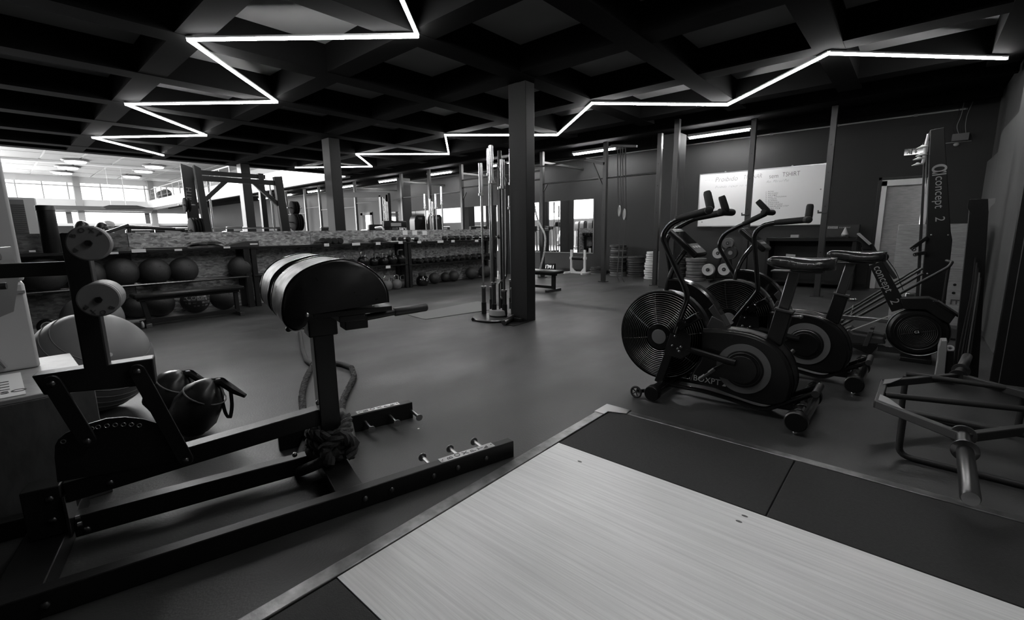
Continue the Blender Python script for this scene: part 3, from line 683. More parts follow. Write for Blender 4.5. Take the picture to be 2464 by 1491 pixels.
        tv = V((tp[0], sd*-.02, tp[1])); MB().lathe([(.015, 0), (.022, .01), (.023, .03), (.022, tv.length-.012), (.018, tv.length)], e, tv, 18).build('grip', rub, t)
    # seat post, sleeve, saddle
    pd_ = V((.285-.245, 0, .85-.63)); M1 = Mx((pd_.normalized().cross(V((0, 1, 0))), (0, 1, 0), pd_.normalized())).transposed()
    MB().box((P(.282+seat_dx*.4, 0, .85)+P(.232, 0, .53))/2, (.055, .04, .34), M=M1).build('seat_post', dsteel, t, .006)
    MB().box(P(.235, 0, .53), (.085, .07, .20), M=M1).build('post_sleeve', plast, t, .006)
    MB().box(P(.254, 0, .63), (.095, .08, .014), M=M1).build('sleeve_collar', plast2, t, .003)
    MB().cyl(P(.29, 0, .60), P(.33, 0, .60), .008).ball(P(.335, 0, .60), .012).build('pull_pin', steel, t)
    MB().bb((ox+.175+seat_dx, oy-.045, .848), (ox+.42+seat_dx, oy+.045, .858)).build('seat_rail', dsteel, t, .002)
    rg = []
    for i in range(13):
        f = i/12; u = .145+.325*f+seat_dx; wd = .035+.095*min(1, max(0, (f-.05)/.75))**1.4; wd *= (1-.5*max(0, f-.88)/.12)
        if i == 0: wd = .018
        th = (.03+.008*min(1,f*3)) if i else .016; zc = .898+.006*cos(f*5)
        rg.append([P(u, wd*math.copysign(abs(cos(a))**.7, cos(a)), zc+th*math.copysign(abs(sin(a))**.8, sin(a))*(1 if sin(a) > 0 else .9)) for a in [2*pi*k/20 for k in range(20)]])
    sd_ = MB().loft(rg).build('saddle', leath_torn, t, ang=70)
    # print on the shroud
    text('lettering', 'BOXPT', .052, P(-.205, -.1015, .142), (1, 0, 0), (0, 0, 1), lgrey, t, ext=.001)
    MB().prism([P(-.028, -.1025, .142), P(-.006, -.1025, .142), P(-.006, -.1025, .168)], (0, -.001, 0)).build('logo', lgrey, t)
    for u, z in ((.005, .455), (.29, .22), (.17, .11)): MB().cyl(P(u, -.095, z), P(u, -.1012, z), .006, n=10).build('screw', black, t)
    return t
leath_torn = mat('torn_saddle_leather', .02, .2, bump=.9, bscale=16, coat=.3)
LN1 = [(-.29, .46), (-.225, .69), (-.25, .755), (-.405, 1.05), (-.36, 1.125), (-.27, 1.165), (-.12, 1.2)]
LF1 = [(-.29, .46), (-.43, .62), (-.49, .70), (-.555, 1.03), (-.48, 1.10), (-.36, 1.165), (-.16, 1.20)]
air_bike(-.775, 2.96, 'black air bike nearest the lifting platform, lever grips in front of the whiteboard', LN1, LF1, (-.035, .105), (-.03, .1))
LN2 = [(-.38, .40), (-.25, .60), (-.225, .65), (-.282, 1.05), (-.235, 1.11), (-.15, 1.13), (.045, 1.145)]
LF2 = [(-.38, .40), (-.47, .64), (-.50, .70), (-.655, .95), (-.61, 1.05), (-.46, 1.13), (-.29, 1.215)]
air_bike(-.60, 3.87, 'black air bike standing behind the first, beside the rowing machine', LN2, LF2, (.0, .1), (-.08, .09), -.0)
# ================================================================ ROWING MACHINE (right)
def ring_logo(c, s, x, y, m, parent, nm='logo'):
    x, y = V(x).normalized(), V(y).normalized(); z = x.cross(y); c = V(c)
    mb = MB(); n = 24
    o = [c+x*(s*.42*cos(a))+y*(s*.55*sin(a)) for a in [2*pi*k/n for k in range(n)]]; i_ = [c+x*(s*.2*cos(a))+y*(s*.38*sin(a)) for a in [2*pi*k/n for k in range(n)]]
    mb.add(o+i_, [(k, (k+1) % n, n+(k+1) % n, n+k) for k in range(n)])
    for a0, a1 in ((.30, .42), (.50, .60)): mb.add([c+x*s*a0-y*s*.5, c+x*s*a1-y*s*.5, c+x*s*a1+y*s*.5, c+x*s*a0+y*s*.5], [(0, 1, 2, 3)])
    return mb.build(nm, m, parent, shade=False)
ry = 4.98
rt = thing('rowing_machine', 'black rowing machine with a round slotted flywheel cage and lettered monitor arm', 'rowing machine', (.09, ry, 0))
def RL(v, pts): return [V((x, ry+v, z)) for x, z in pts]
wc = V((.09, ry, .235))
MB().lathe([(.13, -.075), (.17, -.07), (.192, -.05), (.2, -.03), (.2, .05), (.19, .06), (.0015, .062)], wc, (0, 1, 0), 64).build('flywheel_cage', plast, rt)
MB().torus(wc+V((0, -.045, 0)), .199, .005, (0, 1, 0), 64, 6).build('cage_rim', dsteel, rt)
MB().lathe([(.0015, -.07), (.12, -.066), (.145, -.078), (.15, -.07)], wc, (0, 1, 0), 56).build('damper', plast, rt)
for k in range(9):
    MB().torus(wc+V((0, -.076+.0*k, 0)), .03+.0115*k, .0022, (0, 1, 0), 48, 5).build('cage_slot', plast2, rt)
MB().bar(wc+V((-.105, -.079, -.03)), wc+V((.105, -.079, .03)), .004, .004).build('spoke', dsteel, rt)
MB().cyl(wc+V((0, -.068, 0)), wc+V((0, -.084, 0)), .022, n=24).build('hub', plast, rt)
text('lettering', 'C2', .026, wc+V((-.016, -.085, -.008)), (1, 0, .3), (-.3, 0, 1), white, rt)
MB().prism(RL(-.09, [(-.045, .505), (.13, .525), (.185, .50), (.30, .405), (.27, .33), (.20, .37), (.12, .43), (-.01, .42)]), (0, .14, 0)).build('chain_housing', black, rt, .004)
MB().prism(RL(-.095, [(.15, .505), (.19, .50), (.335, .39), (.33, .375), (.18, .475)]), (0, .15, 0)).build('front_leg', gloss, rt, .004)
a0, a1 = V((-.31, ry, .93)), V((-.045, ry, .40)); ad = (a1-a0).normalized(); an = V((-ad.z, 0, ad.x)); an = an if an.x > 0 else -an
MB().prism([a0-an*.04+V((0, -.03, 0)), a0+an*.045+V((0, -.03, 0)), a1+an*.058+V((0, -.03, 0)), a1-an*.048+V((0, -.03, 0))], (0, .06, 0)).build('monitor_arm', black, rt, .004)
MB().prism(RL(-.04, [(-.39, .985), (-.37, 1.015), (-.29, .945), (-.27, .90), (-.33, .90), (-.345, .955)]), (0, .08, 0)).build('monitor_bracket', black, rt, .003)
MB().bar((-.378, ry, 1.035), (-.284, ry, .94), .16, .012, side=(0, 1, 0)).build('monitor', lgrey, rt, .003)
text('lettering', 'concept', .085, a0+ad*.19+V((0, -.0312, 0))-an*.024, ad, an, lgrey, rt, sx=.86)
text('lettering', '2', .085, a0+ad*.495+V((0, -.0312, 0))-an*.024, ad, an, lgrey, rt)
ring_logo(a0+ad*.115+V((0, -.0315, 0))+an*.002, .085, ad, an, lgrey, rt)
MB().lathe([(.02, 0), (.034, .01), (.034, .04), (.02, .05)], a0+ad*.14+an*.07+V((0, -.03, 0)), (0, 1, 0), 20).build('handle_rest', plast, rt)
MB().bar(a0+ad*.17+an*.055, a0+ad*.34+an*.075, .03, .03).build('handle_hook', plast2, rt, .004)
MB().tube(fil([a0+ad*.15+an*.08, a0+ad*.28+an*.1, a0+ad*.45+an*.085], .05), .003, 6).build('cable', black, rt)
MB().bb((-.62, ry+.06, .265), (-.02, ry+.11, .30)).build('monorail', steel, rt, .004)
MB().bb((-.66, ry+.0, .275), (-.52, ry+.17, .30)).build('rail_end', plast2, rt, .008)
MB().bb((-.62, ry+.04, 0), (-.58, ry+.13, .27)).build('rear_leg', black, rt, .004)
MB().bar((-.09, ry-.02, .35), (-.357, ry-.02, .178), .02, .006, side=(0, 1, 0)).build('pull_strap', lgrey, rt)
for v in (-.09, .12):
    MB().prism(RL(v, [(-.43, .11), (-.40, .17), (-.36, .195), (-.33, .165), (-.12, .15), (-.10, .11), (-.36, .075)]), (0, .09, 0)).build('footrest', plast2, rt, .006)
    MB().prism(RL(v-.005, [(-.25, .07), (-.215, .075), (-.19, .205), (-.22, .205)]), (0, .1, 0)).build('foot_strap', fabr, rt, .002)
    MB().prism(RL(v, [(-.38, .07), (-.19, .0), (-.15, .07), (-.17, .10)]), (0, .09, 0)).build('heel_plate', plast, rt, .003)
MB().bb((-.15, ry-.03, .03), (.02, ry+.03, .08)).build('frame', dsteel, rt, .003)
MB().bb((.0, ry-.16, 0), (.2, ry+.16, .035)).build('foot', black, rt, .006)
# sloping tubular frame behind the rower
tt = thing('tubular_frame', 'leaning frame of four parallel dark steel tubes behind the rowing machine', 'frame', (-.1, 5.6, 0))
for k, (p, q) in enumerate((((2042, 745), (2207, 646)), ((2034, 757), (2220, 645)), ((2028, 770), (2221, 657)))):
    a, b = Yp(*p, 5.75-.06*k), Yp(*q, 5.75-.06*k); a = a+(a-b)*.12; MB().tube([a, b], .012, 10).build('tube', rigm, tt)
a, b, c, d = Yp(2022, 784, 5.57), Yp(2283, 642, 5.57), Yp(2292, 630, 5.57), Yp(2278, 627, 5.7)
MB().tube(fil([a, b, c, d], .04), .0135, 12).build('tube', rigm, tt)
e = a.copy(); e.z = .013
MB().tube([a, V((a.x-.02, a.y, .013)), V((a.x-.02, a.y+.2, .013)), Yp(2042, 745, 5.75)+V((-.03, 0, -.03))], .011, 8).build('tube', rigm, tt)
MB().tube([Yp(2054, 734, 5.75), Yp(2044, 775, 5.57)], .008, 8).build('brace', rigm, tt)
MB().tube([b, V((b.x, 5.7, .0))], .012, 8).build('leg', rigm, tt)
# ================================================================ SKI MACHINE
sy = 6.2
st = thing('ski_machine', 'tall black upright ski training machine with white lettering beside the rear door', 'ski machine', (.15, sy, 0))
MB().prism([(.0, sy-.06, 2.0), (.10, sy-.06, 2.01), (.25, sy-.06, 1.03), (.27, sy-.06, .95), (.30, sy-.06, .02), (.11, sy-.06, .02), (.075, sy-.06, 1.0)], (0, .2, 0)).build('tower', black, st, .006)
MB().prism([(-.03, sy-.03, 1.9), (-.012, sy-.03, 1.9), (.10, sy-.03, .25), (.07, sy-.03, .25)], (0, .06, 0)).build('front_rail', rigm, st, .003)
MB().prism([(-.045, sy-.045, 1.88), (-.03, sy-.045, 1.9), (.0, sy-.045, 2.0), (.04, sy-.045, 2.005), (.02, sy-.045, 1.93), (-.02, sy-.045, 1.86)], (0, .09, 0)).build('top_arm', black, st, .005)
MB().bb((-.02, sy-.04, 1.80), (.005, sy+.04, 1.9)).build('pulley_block', lgrey, st, .003)
for q in (-1, 1):
    MB().tube([(-.01, sy+q*.03, 1.85), (.01, sy+q*.03, 1.62), (.03, sy+q*.03, 1.4)], .0025, 6).build('cord', lgrey, st)
hd = [(2234, 322), (2229, 345), (2226, 365), (2222, 388), (2218, 396)]
MB().tube([Yp(x, y, sy-.1) for x, y in hd], [.011, .013, .014, .014, .011], 12).build('handle', white, st)
for x, y in ((2228, 353), (2226, 372), (2219, 381), (2216, 395)):
    p = Yp(x, y, sy-.1); MB().lathe([(.008, .02), (.016, .012), (.045, -.0), (.044, -.004), (.01, -.005)], p+V((-.025, 0, .0)), (-.12, 0, 1), 20).build('handle_flange', white, st)
text('lettering', 'concept', .1, (.085, sy-.0615, 1.56), (.09, 0, -1), (1, 0, .09), lgrey, st, sx=.95)
text('lettering', '2', .1, (.125, sy-.0615, 1.175), (.09, 0, -1), (1, 0, .09), lgrey, st)
ring_logo((.105, sy-.0618, 1.63), .1, (.09, 0, -1), (1, 0, .09), lgrey, st)
MB().bar((-.025, sy-.1, .86), (.09, sy-.1, .98), .05, .035).build('monitor_mount', plast, st, .005)
MB().bar((.01, sy-.1, .81), (.1, sy-.1, .83), .04, .035).build('monitor_mount', plast, st, .005)
for x, z in ((.115, 1.0), (.235, 1.0), (.125, .62), (.265, .62), (.28, .36)): bolt('bolt', (x, sy-.06, z), (0, -1, 0), .007, steel, st)
for x, z in ((.0, .86), (.015, .81)): MB().torus((x, sy-.14, z), .014, .006, (0, 1, 0), 16, 6).build('joint', plast2, st)
MB().bb((-.1, sy-.2, 0), (.45, sy+.35, .02)).build('base_plate', black, st, .004)
MB().bb((-.02, sy-.2, .33), (.06, sy-.1, .43)).build('canister', steel, st, .01)
# stacked plywood boxes by the door
for z0, z1, dx, lb in ((0, .62, 0, 'bottom plywood box of the pair stacked behind the ski machine'), (.622, 1.106, -.01, 'top plywood box of the pair stacked behind the ski machine')):
    t = thing('plywood_box', lb, 'box', (.15, 7.2, z0), 'plywood boxes by the rear door')
    for nm, a, b in (('front_panel', (-.15+dx, 6.9, z0), (.46+dx, 6.915, z1)), ('side_panel', (-.15+dx, 6.915, z0), (-.135+dx, 7.45, z1)), ('side_panel', (.445+dx, 6.915, z0), (.46+dx, 7.45, z1)), ('top_panel', (-.135+dx, 6.916, z1-.015), (.445+dx, 7.45, z1)), ('back_panel', (-.15+dx, 7.45, z0), (.46+dx, 7.465, z1))):
        MB().bb(a, b).build(nm, ply, t, .002)
    if z0 == 0:
        text('lettering', 'E', .14, (.36, 6.899, .30), (0, 0, -1), (1, 0, 0), ply2, t)
        for z in (.45, .36): MB().cyl((.375, 6.9, z), (.375, 6.898, z), .014).build('hand_hole', black, t)
# exit sign, electrical box
t = tag(MB().bb((-.29, 10.26, 2.235), (-.04, 10.275, 2.345)).build('exit_sign', plast2, None, .002), 'small dark exit sign with a running figure and arrow, above the rear door', 'sign')
MB().bb((-.285, 10.258, 2.24), (-.045, 10.2595, 2.34)).build('sign_face', screen_m, t)
k = MB(); k.prism([(-.15, 10.256, 2.32), (-.13, 10.256, 2.32), (-.13, 10.256, 2.285), (-.115, 10.256, 2.285), (-.14, 10.256, 2.255), (-.165, 10.256, 2.285), (-.15, 10.256, 2.285)], (0, .001, 0)); k.build('arrow', lgrey, t)
k = MB().cyl((-.225, 10.256, 2.325), (-.225, 10.257, 2.325), .009, n=12)
k.prism([(-.235, 10.256, 2.31), (-.21, 10.256, 2.31), (-.19, 10.256, 2.295), (-.21, 10.256, 2.29), (-.20, 10.256, 2.265), (-.215, 10.256, 2.25), (-.225, 10.256, 2.275), (-.25, 10.256, 2.255), (-.255, 10.256, 2.262), (-.235, 10.256, 2.29)], (0, .001, 0)); o = k.build('running_figure', lgrey, t); o['kind'] = 'stuff'
MB().bb((-.2, 10.256, 2.25), (-.185, 10.257, 2.335)).build('doorway_mark', mgrey, t)
t = thing('junction_box', 'grey electrical junction box with loose cables high in the right rear corner', 'junction box', (.38, 10.25, 2.38))
MB().bb((.27, 10.18, 2.38), (.46, 10.298, 2.49)).build('housing', mgrey, t, .004)
for k in range(4):
    MB().tube(fil([(.3+.04*k, 10.22, 2.49), (.25+.05*k, 10.2, 2.6), (.31+.03*k, 10.2, 2.75), (.3+.05*k, 10.25, 2.95)], .08), .004, 6).build('cable', grey if k % 2 else black, t)
MB().ball((.33, 10.2, 2.33), .035, (1, .8, .8), 12, 8).build('cable_knot', lgrey, t)
MB().bb((.05, 10.28, 2.37), (.5, 10.298, 2.378)).build('shelf_edge', lgrey, t)
# panels and mats along the right wall
wp = mat('wall_board', .06, .55, noise=.12, scale=4, stretch=(1, 6, .5))
for k, (y0, y1, z1, lb) in enumerate(((4.46, 6.42, 2.35, 'widest grey board standing against the right wall, nearest the camera'), (6.52, 7.9, 2.15, 'grey board against the right wall between the two dark gaps'), (7.97, 9.3, 1.95, 'grey board against the right wall nearest the rear corner'))):
    b_ = MB().bb((.60+.02*k, y0, .0), (.64+.02*k, y1, z1)).build('wall_board', wp, None, .004); tag(b_, lb, 'board', 'grey boards along the right wall')
    MB().bb((.597+.02*k, y0-.006, .0), (.642+.02*k, y0, z1)).build('shade_strip', black, b_)  # black cap on the board end, painting in the dark gap line
for y in (6.43, 7.91): struct(MB().bb((.625, y, 0), (.66, y+.085 if y < 7 else y+.055, 2.1)), 'gap_shade_near' if y < 7 else 'gap_shade_far', mat('gap_shade', .003, .9, spec=.02))  # black strips set into the gaps in place of their shade
b_ = tag(MB().bb((.48, 4.36, 0), (.745, 4.4, 2.4)).build('partition_panel', black, None, .003), 'large black panel standing at the right edge of the picture beside the trap bar', 'panel')
MB().bb((.52, 4.357, 0), (.524, 4.36, 2.4)).build('joint_strip', mgrey, b_)
b_ = thing('upright_panel', 'narrow black upright panel leaning behind the trap bar', 'panel', (.28, 4.55, 0))
bp_ = [Yp(2335, 479, 4.52), Yp(2381, 478, 4.52), Yp(2352, 925, 4.52), Yp(2291, 908, 4.52)]; bp_[2].z = bp_[3].z = 0
MB().prism(bp_, (0, .04, 0)).build('board', black, b_, .003)
MB().prism([Yp(x, y, 4.515) for x, y in ((2378, 478), (2396, 477), (2394, 488), (2384, 497), (2379, 508))], (0, .01, 0)).build('bracket', grey, b_)
MB().prism([Yp(x, y, 4.515) for x, y in ((2330, 482), (2340, 479), (2337, 515), (2328, 500))], (0, .01, 0)).build('bracket', black, b_)
for k in range(5):
    pts = [(2346+3*k, 620+12*k), (2338+4*k, 700), (2318+6*k, 790), (2304+7*k, 860), (2303+6.5*k, 925-3*k)]
    P_ = [Yp(x, y, 4.47-.012*k) for x, y in pts]; P_[-1].z = .004; P_ = [V(q) for q in fil(P_, .2, 4)]
    mb = MB(); rings = [[p, p+V((.007, 0, 0)), p+V((.007, .035, 0)), p+V((0, .035, 0))] for p in P_]
    o = mb.loft(rings).build('hanging_mat', [rub, fabr, rub, mgrey, rub][k], None); tag(o, ['outermost curved rubber mat standing by the right wall', 'second curved mat from the outside by the right wall', 'middle curved mat of the five by the right wall', 'greyish fourth curved mat by the right wall', 'innermost curved mat by the right wall, next to the boards'][k], 'mat', 'curved mats by the right wall')
t = thing('roller_bracket', 'grey bent bracket with a small white roller behind the trap bar sleeve', 'bracket', (.24, 4.3, 0))
MB().prism([Yp(x, y, 4.25) for x, y in ((2264, 820), (2280, 820), (2277, 860), (2272, 917), (2248, 917), (2256, 870), (2258, 838))], (0, .12, 0)).build('bent_plate', grey, t, .004)
MB().torus(Yp(2286, 838, 4.3), .016, .008, (0, 1, 0), 20, 8).build('roller', white, t)
MB().prism([Yp(x, y, 4.27) for x, y in ((2278, 845), (2296, 845), (2294, 917), (2272, 917))], (0, .1, 0)).build('caster_fork', plast, t, .003)
# ================================================================ TRAP BAR
hz = .25
def H(px, py, z=hz): return Zp(px, py, z)
hb = thing('trap_bar', 'dark steel hexagonal trap bar with double handles standing on the floor at the right', 'barbell', (.25, 3.1, 0))
nV, fV = H(2318, 1052), H(2306, 905)
lN, lF = H(2112, 972), H(2127, 922); cen = (nV+fV)/2; rN = cen*2-lF; rF = cen*2-lN
rN.z = rF.z = hz
rN.x = min(rN.x, .72); rF.x = min(rF.x, .74)
for a, b in ((lN, lF), (lN, nV), (lF, fV), (nV, rN), (fV, rF), (rN, rF)):
    e = (b-a).normalized()*.012; MB().bar(a-e, b+e, .03, .038, side=UP.cross(b-a)).build('frame_tube', plast2, hb, .004)
for c_, a, b in ((lN, lF, nV), (lF, lN, fV)):
    u1, u2 = (a-c_).normalized(), (b-c_).normalized()
    MB().prism([c_+V((0, 0, .019)), c_+u1*.1+V((0, 0, .019)), c_+u1*.09+u2*.045+V((0, 0, .019)), c_+u2*.1+u1*.03+V((0, 0, .019)), c_+u2*.12+V((0, 0, .019))], (0, 0, .004)).build('gusset_plate', grey, hb, .001)
for c_, tip in ((nV, H(2337, 1212)), (fV, None)):
    d = (tip-c_).normalized() if tip is not None else V((.12, 1, 0)).normalized()
    if tip is None: L = .62
    else: L = (tip-c_).length
    s0 = c_-d*.03
    MB().lathe([(.015, 0), (.025, .004), (.025, .18)], s0, d, 28).build('collar', dsteel, hb)
    MB().lathe([(.026, 0), (.042, .004), (.042, .014), (.026, .02)], s0+d*.17, d, 28).build('collar_flange', dsteel, hb)
    MB().lathe([(.042, 0), (.042, .012), (.026, .02)], s0-d*.0, d, 28).build('collar_flange', dsteel, hb)
    MB().lathe([(.024, 0), (.0255, .004), (.0255, L-.2), (.022, L-.19), (.001, L-.188)], s0+d*.185, d, 28).build('sleeve', steel if tip is None else dsteel, hb)
def loop(pts, r=.0145, k=.05): return MB().tube(fil(pts, k), r, 12)
a1, a2 = Zp(2180, 1098, .016), Zp(2440, 1150, .016)
top = hz-.02
yy = a1.y
loop([V((a1.x-.03, yy, top)), V((a1.x-.03, yy, .016)), V((.50, yy-.01, .016)), V((.50, yy-.01, top))]).build('handle_loop', plast2, hb)
MB().tube([V((a1.x-.06, yy+.0, top+.005)), V((.56, yy-.01, top+.005))], .0145, 12).build('handle_bar', plast2, hb)
b1 = Zp(2185, 1012, .016); y2 = 3.36
loop([V((.04, y2, hz+.0)), V((.04, y2, .016)), V((.50, y2+.03, .016)), V((.50, y2+.03, hz)), ], ).build('handle_loop', plast2, hb)
MB().tube([V((.04, y2, hz+.01)), V((.50, y2+.03, hz+.01))], .0145, 12).build('handle_bar', plast2, hb)
MB().tube([V((lN.x+.02, (lN.y+lF.y)/2-.02, hz)), V((.56, 3.1, hz))], .0145, 12).build('centre_bar', plast2, hb)
# ================================================================ BARBELL STAND beside the centre column
def At(px, py, b): return Pp(px, py, V((b[0], b[1], 0)), V((b[0], b[1], 0)).normalized())
sc = V((-3.93, 4.12, 0))
t = thing('barbell_stand', 'low round steel barbell stand on the floor beside the centre column', 'rack', sc)
MB().lathe([(.16, .012), (.27, .012), (.275, .02), (.27, .03), (.2, .035), (.12, .036), (.001, .036)], sc, UP, 40).build('base_disc', dsteel, t)
MB().lathe([(.1, .036), (.12, .05), (.115, .11), (.09, .115)], sc+V((.02, .06, 0)), UP, 28).build('ring', grey, t)
for k in range(3):
    a = 2.2+2.1*k; MB().torus(sc+V((.29*cos(a), .29*sin(a), .022)), .012, .009, (1, 0, 0), 14, 6).build('wheel', plast, t)
BARS = [((1165, 754), 392, 467, 692, .0125, chrome, 'chrome barbell standing leftmost in the stand, shortest polished sleeve'),
        ((1189.5, 759), 349, 437, 683, .015, dsteel, 'tallest barbell in the stand, dark shaft with a polished sleeve'),
        ((1214.5, 760), 383, 450, 701, .0145, dsteel, 'dark barbell at the front right of the stand by the column'),
        ((1208.5, 741), 362, 452, 718, .015, black, 'black-sleeved barbell at the back of the stand'),
        ((1235, 755), 358, 441, 696, .014, dsteel, 'dark barbell hard against the centre column'),
        ((1184, 746), 357, 419, 693, .0125, steel, 'barbell at the back left of the stand, behind the tallest'),
        ((1231, 742), 470, 500, 676, .011, steel, 'short bar low at the back of the stand by the column')]
for (bp, ty, cy, ly, r, m, lb) in BARS:
    b = Zp(bp[0], bp[1], .036); px = bp[0]
    def zz(y): return At(px, y, b).z
    zt, zc, zl = zz(ty), zz(cy), zz(ly); zt = min(zt, 2.3)
    t2 = thing('barbell', lb, 'barbell', (b.x, b.y, .036), 'barbells in the round stand')
    MB().cyl((b.x, b.y, .04), (b.x, b.y, zt-.02), r, n=12).build('shaft', m, t2)
    sm = black if m is black else chrome
    MB().lathe([(.016, zc), (.0265, zc+.004), (.0265, zt-.004), (.022, zt), (.001, zt+.001)], (b.x, b.y, 0), UP, 20).build('sleeve', sm, t2)
    MB().lathe([(.028, zc-.02), (.036, zc-.018), (.036, zc+.012), (.028, zc+.014)], (b.x, b.y, 0), UP, 20).build('collar', steel, t2)
    MB().lathe([(.027, .04), (.027, zl), (.016, zl+.001)], (b.x, b.y, 0), UP, 20).build('lower_sleeve', dsteel, t2)
    MB().lathe([(.028, zl-.004), (.036, zl), (.036, zl+.022), (.028, zl+.024)], (b.x, b.y, 0), UP, 20).build('collar', steel, t2)
    MB().lathe([(.033, .037), (.033, .185), (.028, .19)], (b.x, b.y, 0), UP, 20).build('holder_tube', plast, t)
b = Zp(1189.5, 759, .036); p1 = At(1192, 679, b); p2 = At(1205, 672, b); p3 = At(1209, 662, b); p4 = At(1210, 600, b)
bb = thing('curl_bar', 'thin bent curl bar standing in the stand behind the tallest barbell', 'barbell', p1, 'barbells in the round stand')
MB().tube(fil([V((p1.x, p1.y, .05))+V((.02, .05, 0)), p1+V((.02, .05, 0)), p2+V((.03, .04, 0)), p3+V((.03, .04, 0)), p4+V((.03, .04, 0)), At(1207, 430, b)+V((.03, .04, 0)), At(1195, 418, b)+V((.03, .05, 0)), At(1187, 400, b)+V((.02, .05, 0))], .04), .012, 10).build('shaft', dsteel, bb)
t = thing('landmine_pivot', 'short steel landmine tube lying on a plate at the foot of the column', 'landmine', Zp(1225, 775, 0))
a, b = Zp(1212, 776, .035), Zp(1236, 762, .045)
MB().lathe([(.03, 0), (.032, .003), (.032, (b-a).length)], a, b-a, 20).build('pivot_tube', dsteel, t)
q = Zp(1248, 774, .0)
MB().prism([Zp(1212, 781), Zp(1236, 785), Zp(1272, 775), Zp(1250, 768), Zp(1225, 770)], (0, 0, .008)).build('base_plate', black, t, .001)
MB().bb((q.x-.05, q.y-.03, .008), (q.x+.05, q.y+.03, .05)).build('block', plast, t, .004)
# grey exercise mat on the floor
mp = [Zp(980, 758), Zp(1022, 769), Zp(1212, 741), Zp(1216, 727), Zp(1160, 724)]
mm = MB(); c1, c2, c3, c4 = Zp(982, 758), Zp(1022, 769), Zp(1214, 741), Zp(1150, 725)
mm.prism([c1, c1+(c2-c1)*.85, c2+(c3-c2)*.02+(c1-c2)*.02, c2+(c3-c2)*.05, c3, c4], (0, 0, .008)); tag(mm.build('exercise_mat', matg, None, .002), 'pale grey exercise mat lying flat on the floor left of the barbell stand', 'mat')
# ================================================================ SHELVING along the partition
SX0, SX1 = -7.905, -7.56
def yat(px, py, x=-7.56): return Xp(px, py, x).y
def zat(px, py, x=-7.56): return Xp(px, py, x).z
yA0, yA1, yB1, yC1 = -1.4, yat(603, 600), yat(982, 590), yat(1196, 580)
def shelf_unit(y0, y1, label, tz, mids, bottom=None):
    t = thing('shelf_unit', label, 'shelf', (-7.7, (y0+y1)/2, 0), 'low shelf units along the strand-board partition')
    MB().bb((SX0, y0, tz-.035), (SX1, y1-.005, tz)).build('top_shelf', plast, t, .003)
    for y in (y0+.04, y1-.05):
        for x in (SX0+.03, SX1-.035):
            MB().bb((x-.03, y-.035, 0), (x+.03, y+.035, tz-.035)).build('post', black, t, .003)
    for y in (y0+.04, y1-.05): MB().bb((SX0+.06, y-.02, .03), (SX1-.065, y+.02, .08)).build('side_rail', black, t)
    for z in mids:
        MB().bb((SX0+.02, y0+.02, z-.03), (SX1, y1-.02, z)).build('mid_shelf', plast, t, .003)
    if bottom: MB().bb((SX0+.02, y0+.1, .01), (SX1-.06, y1-.1, .03)).build('bottom_tray', bottom, t, .003)
    return t
tA = thing('shelf_unit', 'leftmost low shelf unit, holding big black balls on a pair of rails', 'shelf', (-7.7, .6, 0), 'low shelf units along the strand-board partition')
MB().bb((SX0, yA0, .885), (SX1, yA1-.005, .92)).build('top_shelf', plast, tA, .003)
for y in (yA0+.04, yA1-.06):
    for x in (SX0+.03, SX1-.035): MB().bb((x-.03, y-.04, 0), (x+.03, y+.04, .885)).build('post', black, tA, .003)
zr = zat(420, 679)
for x in (SX1-.02, SX1-.26):
    MB().tube([(x, yA0, zr), (x, yA1-.06, zr)], .017, 10).build('ball_rail', dsteel, tA)
MB().bb((SX0+.05, -.2, .0), (SX1+.1, 2.2, .02)).build('bottom_tray', lgrey, tA, .003)
zm = zat(900, 640); zmC = zat(1100, 628)
tB = shelf_unit(yA1, yB1, 'middle low shelf unit full of kettlebells', .915, [zm], None)
tC = shelf_unit(yB1, yC1, 'right low shelf unit carrying rows of hexagonal dumbbells', .905, [zmC], None)
# price tags / labels on the shelf edges
TG = [(78, 604, 16, tA), (274, 608.5, 22, tA), (334, 603, 34, tA), (429, 601, 18, tA), (546, 595, 16, tA), (786, 589, 12, tB), (857, 587, 19, tB), (910, 585.5, 11, tB), (964, 583, 10, tB), (934, 642, 11, tB),
      (1009, 582, 9, tC), (1060, 581, 14, tC), (1090, 580, 8, tC), (1147, 579, 8, tC)]
for px, py, wpx, par in TG:
    p = Xp(px, py, SX1+.004); q = Xp(px+wpx, py, SX1+.004); wd = abs(q.y-p.y); h = wd*.3 if wpx > 12 else wd*.8; h = max(.02, min(h, .05))
    lb_ = MB().prism([(SX1+.002, p.y-wd/2, p.z-h/2), (SX1+.002, p.y+wd/2, p.z-h/2), (SX1+.004, p.y+wd/2, p.z+h/2), (SX1+.004, p.y-wd/2, p.z+h/2)], (.002, 0, 0)).build('paper_tag', paper, par)
for i, (px, py) in enumerate(((975, 559.5), (998, 559.5), (1022, 560))):
    p = Xp(px, py, -7.91); n_ = tag(MB().bb((-7.914, p.y-.06, p.z-.045), (-7.911, p.y+.06, p.z+.045)).build('paper_notice', paper), ['small white note on the strand board, left of the three', 'small white note on the strand board, middle of the three', 'small white note on the strand board, right of the three'][i], 'note', 'notes on the strand board')
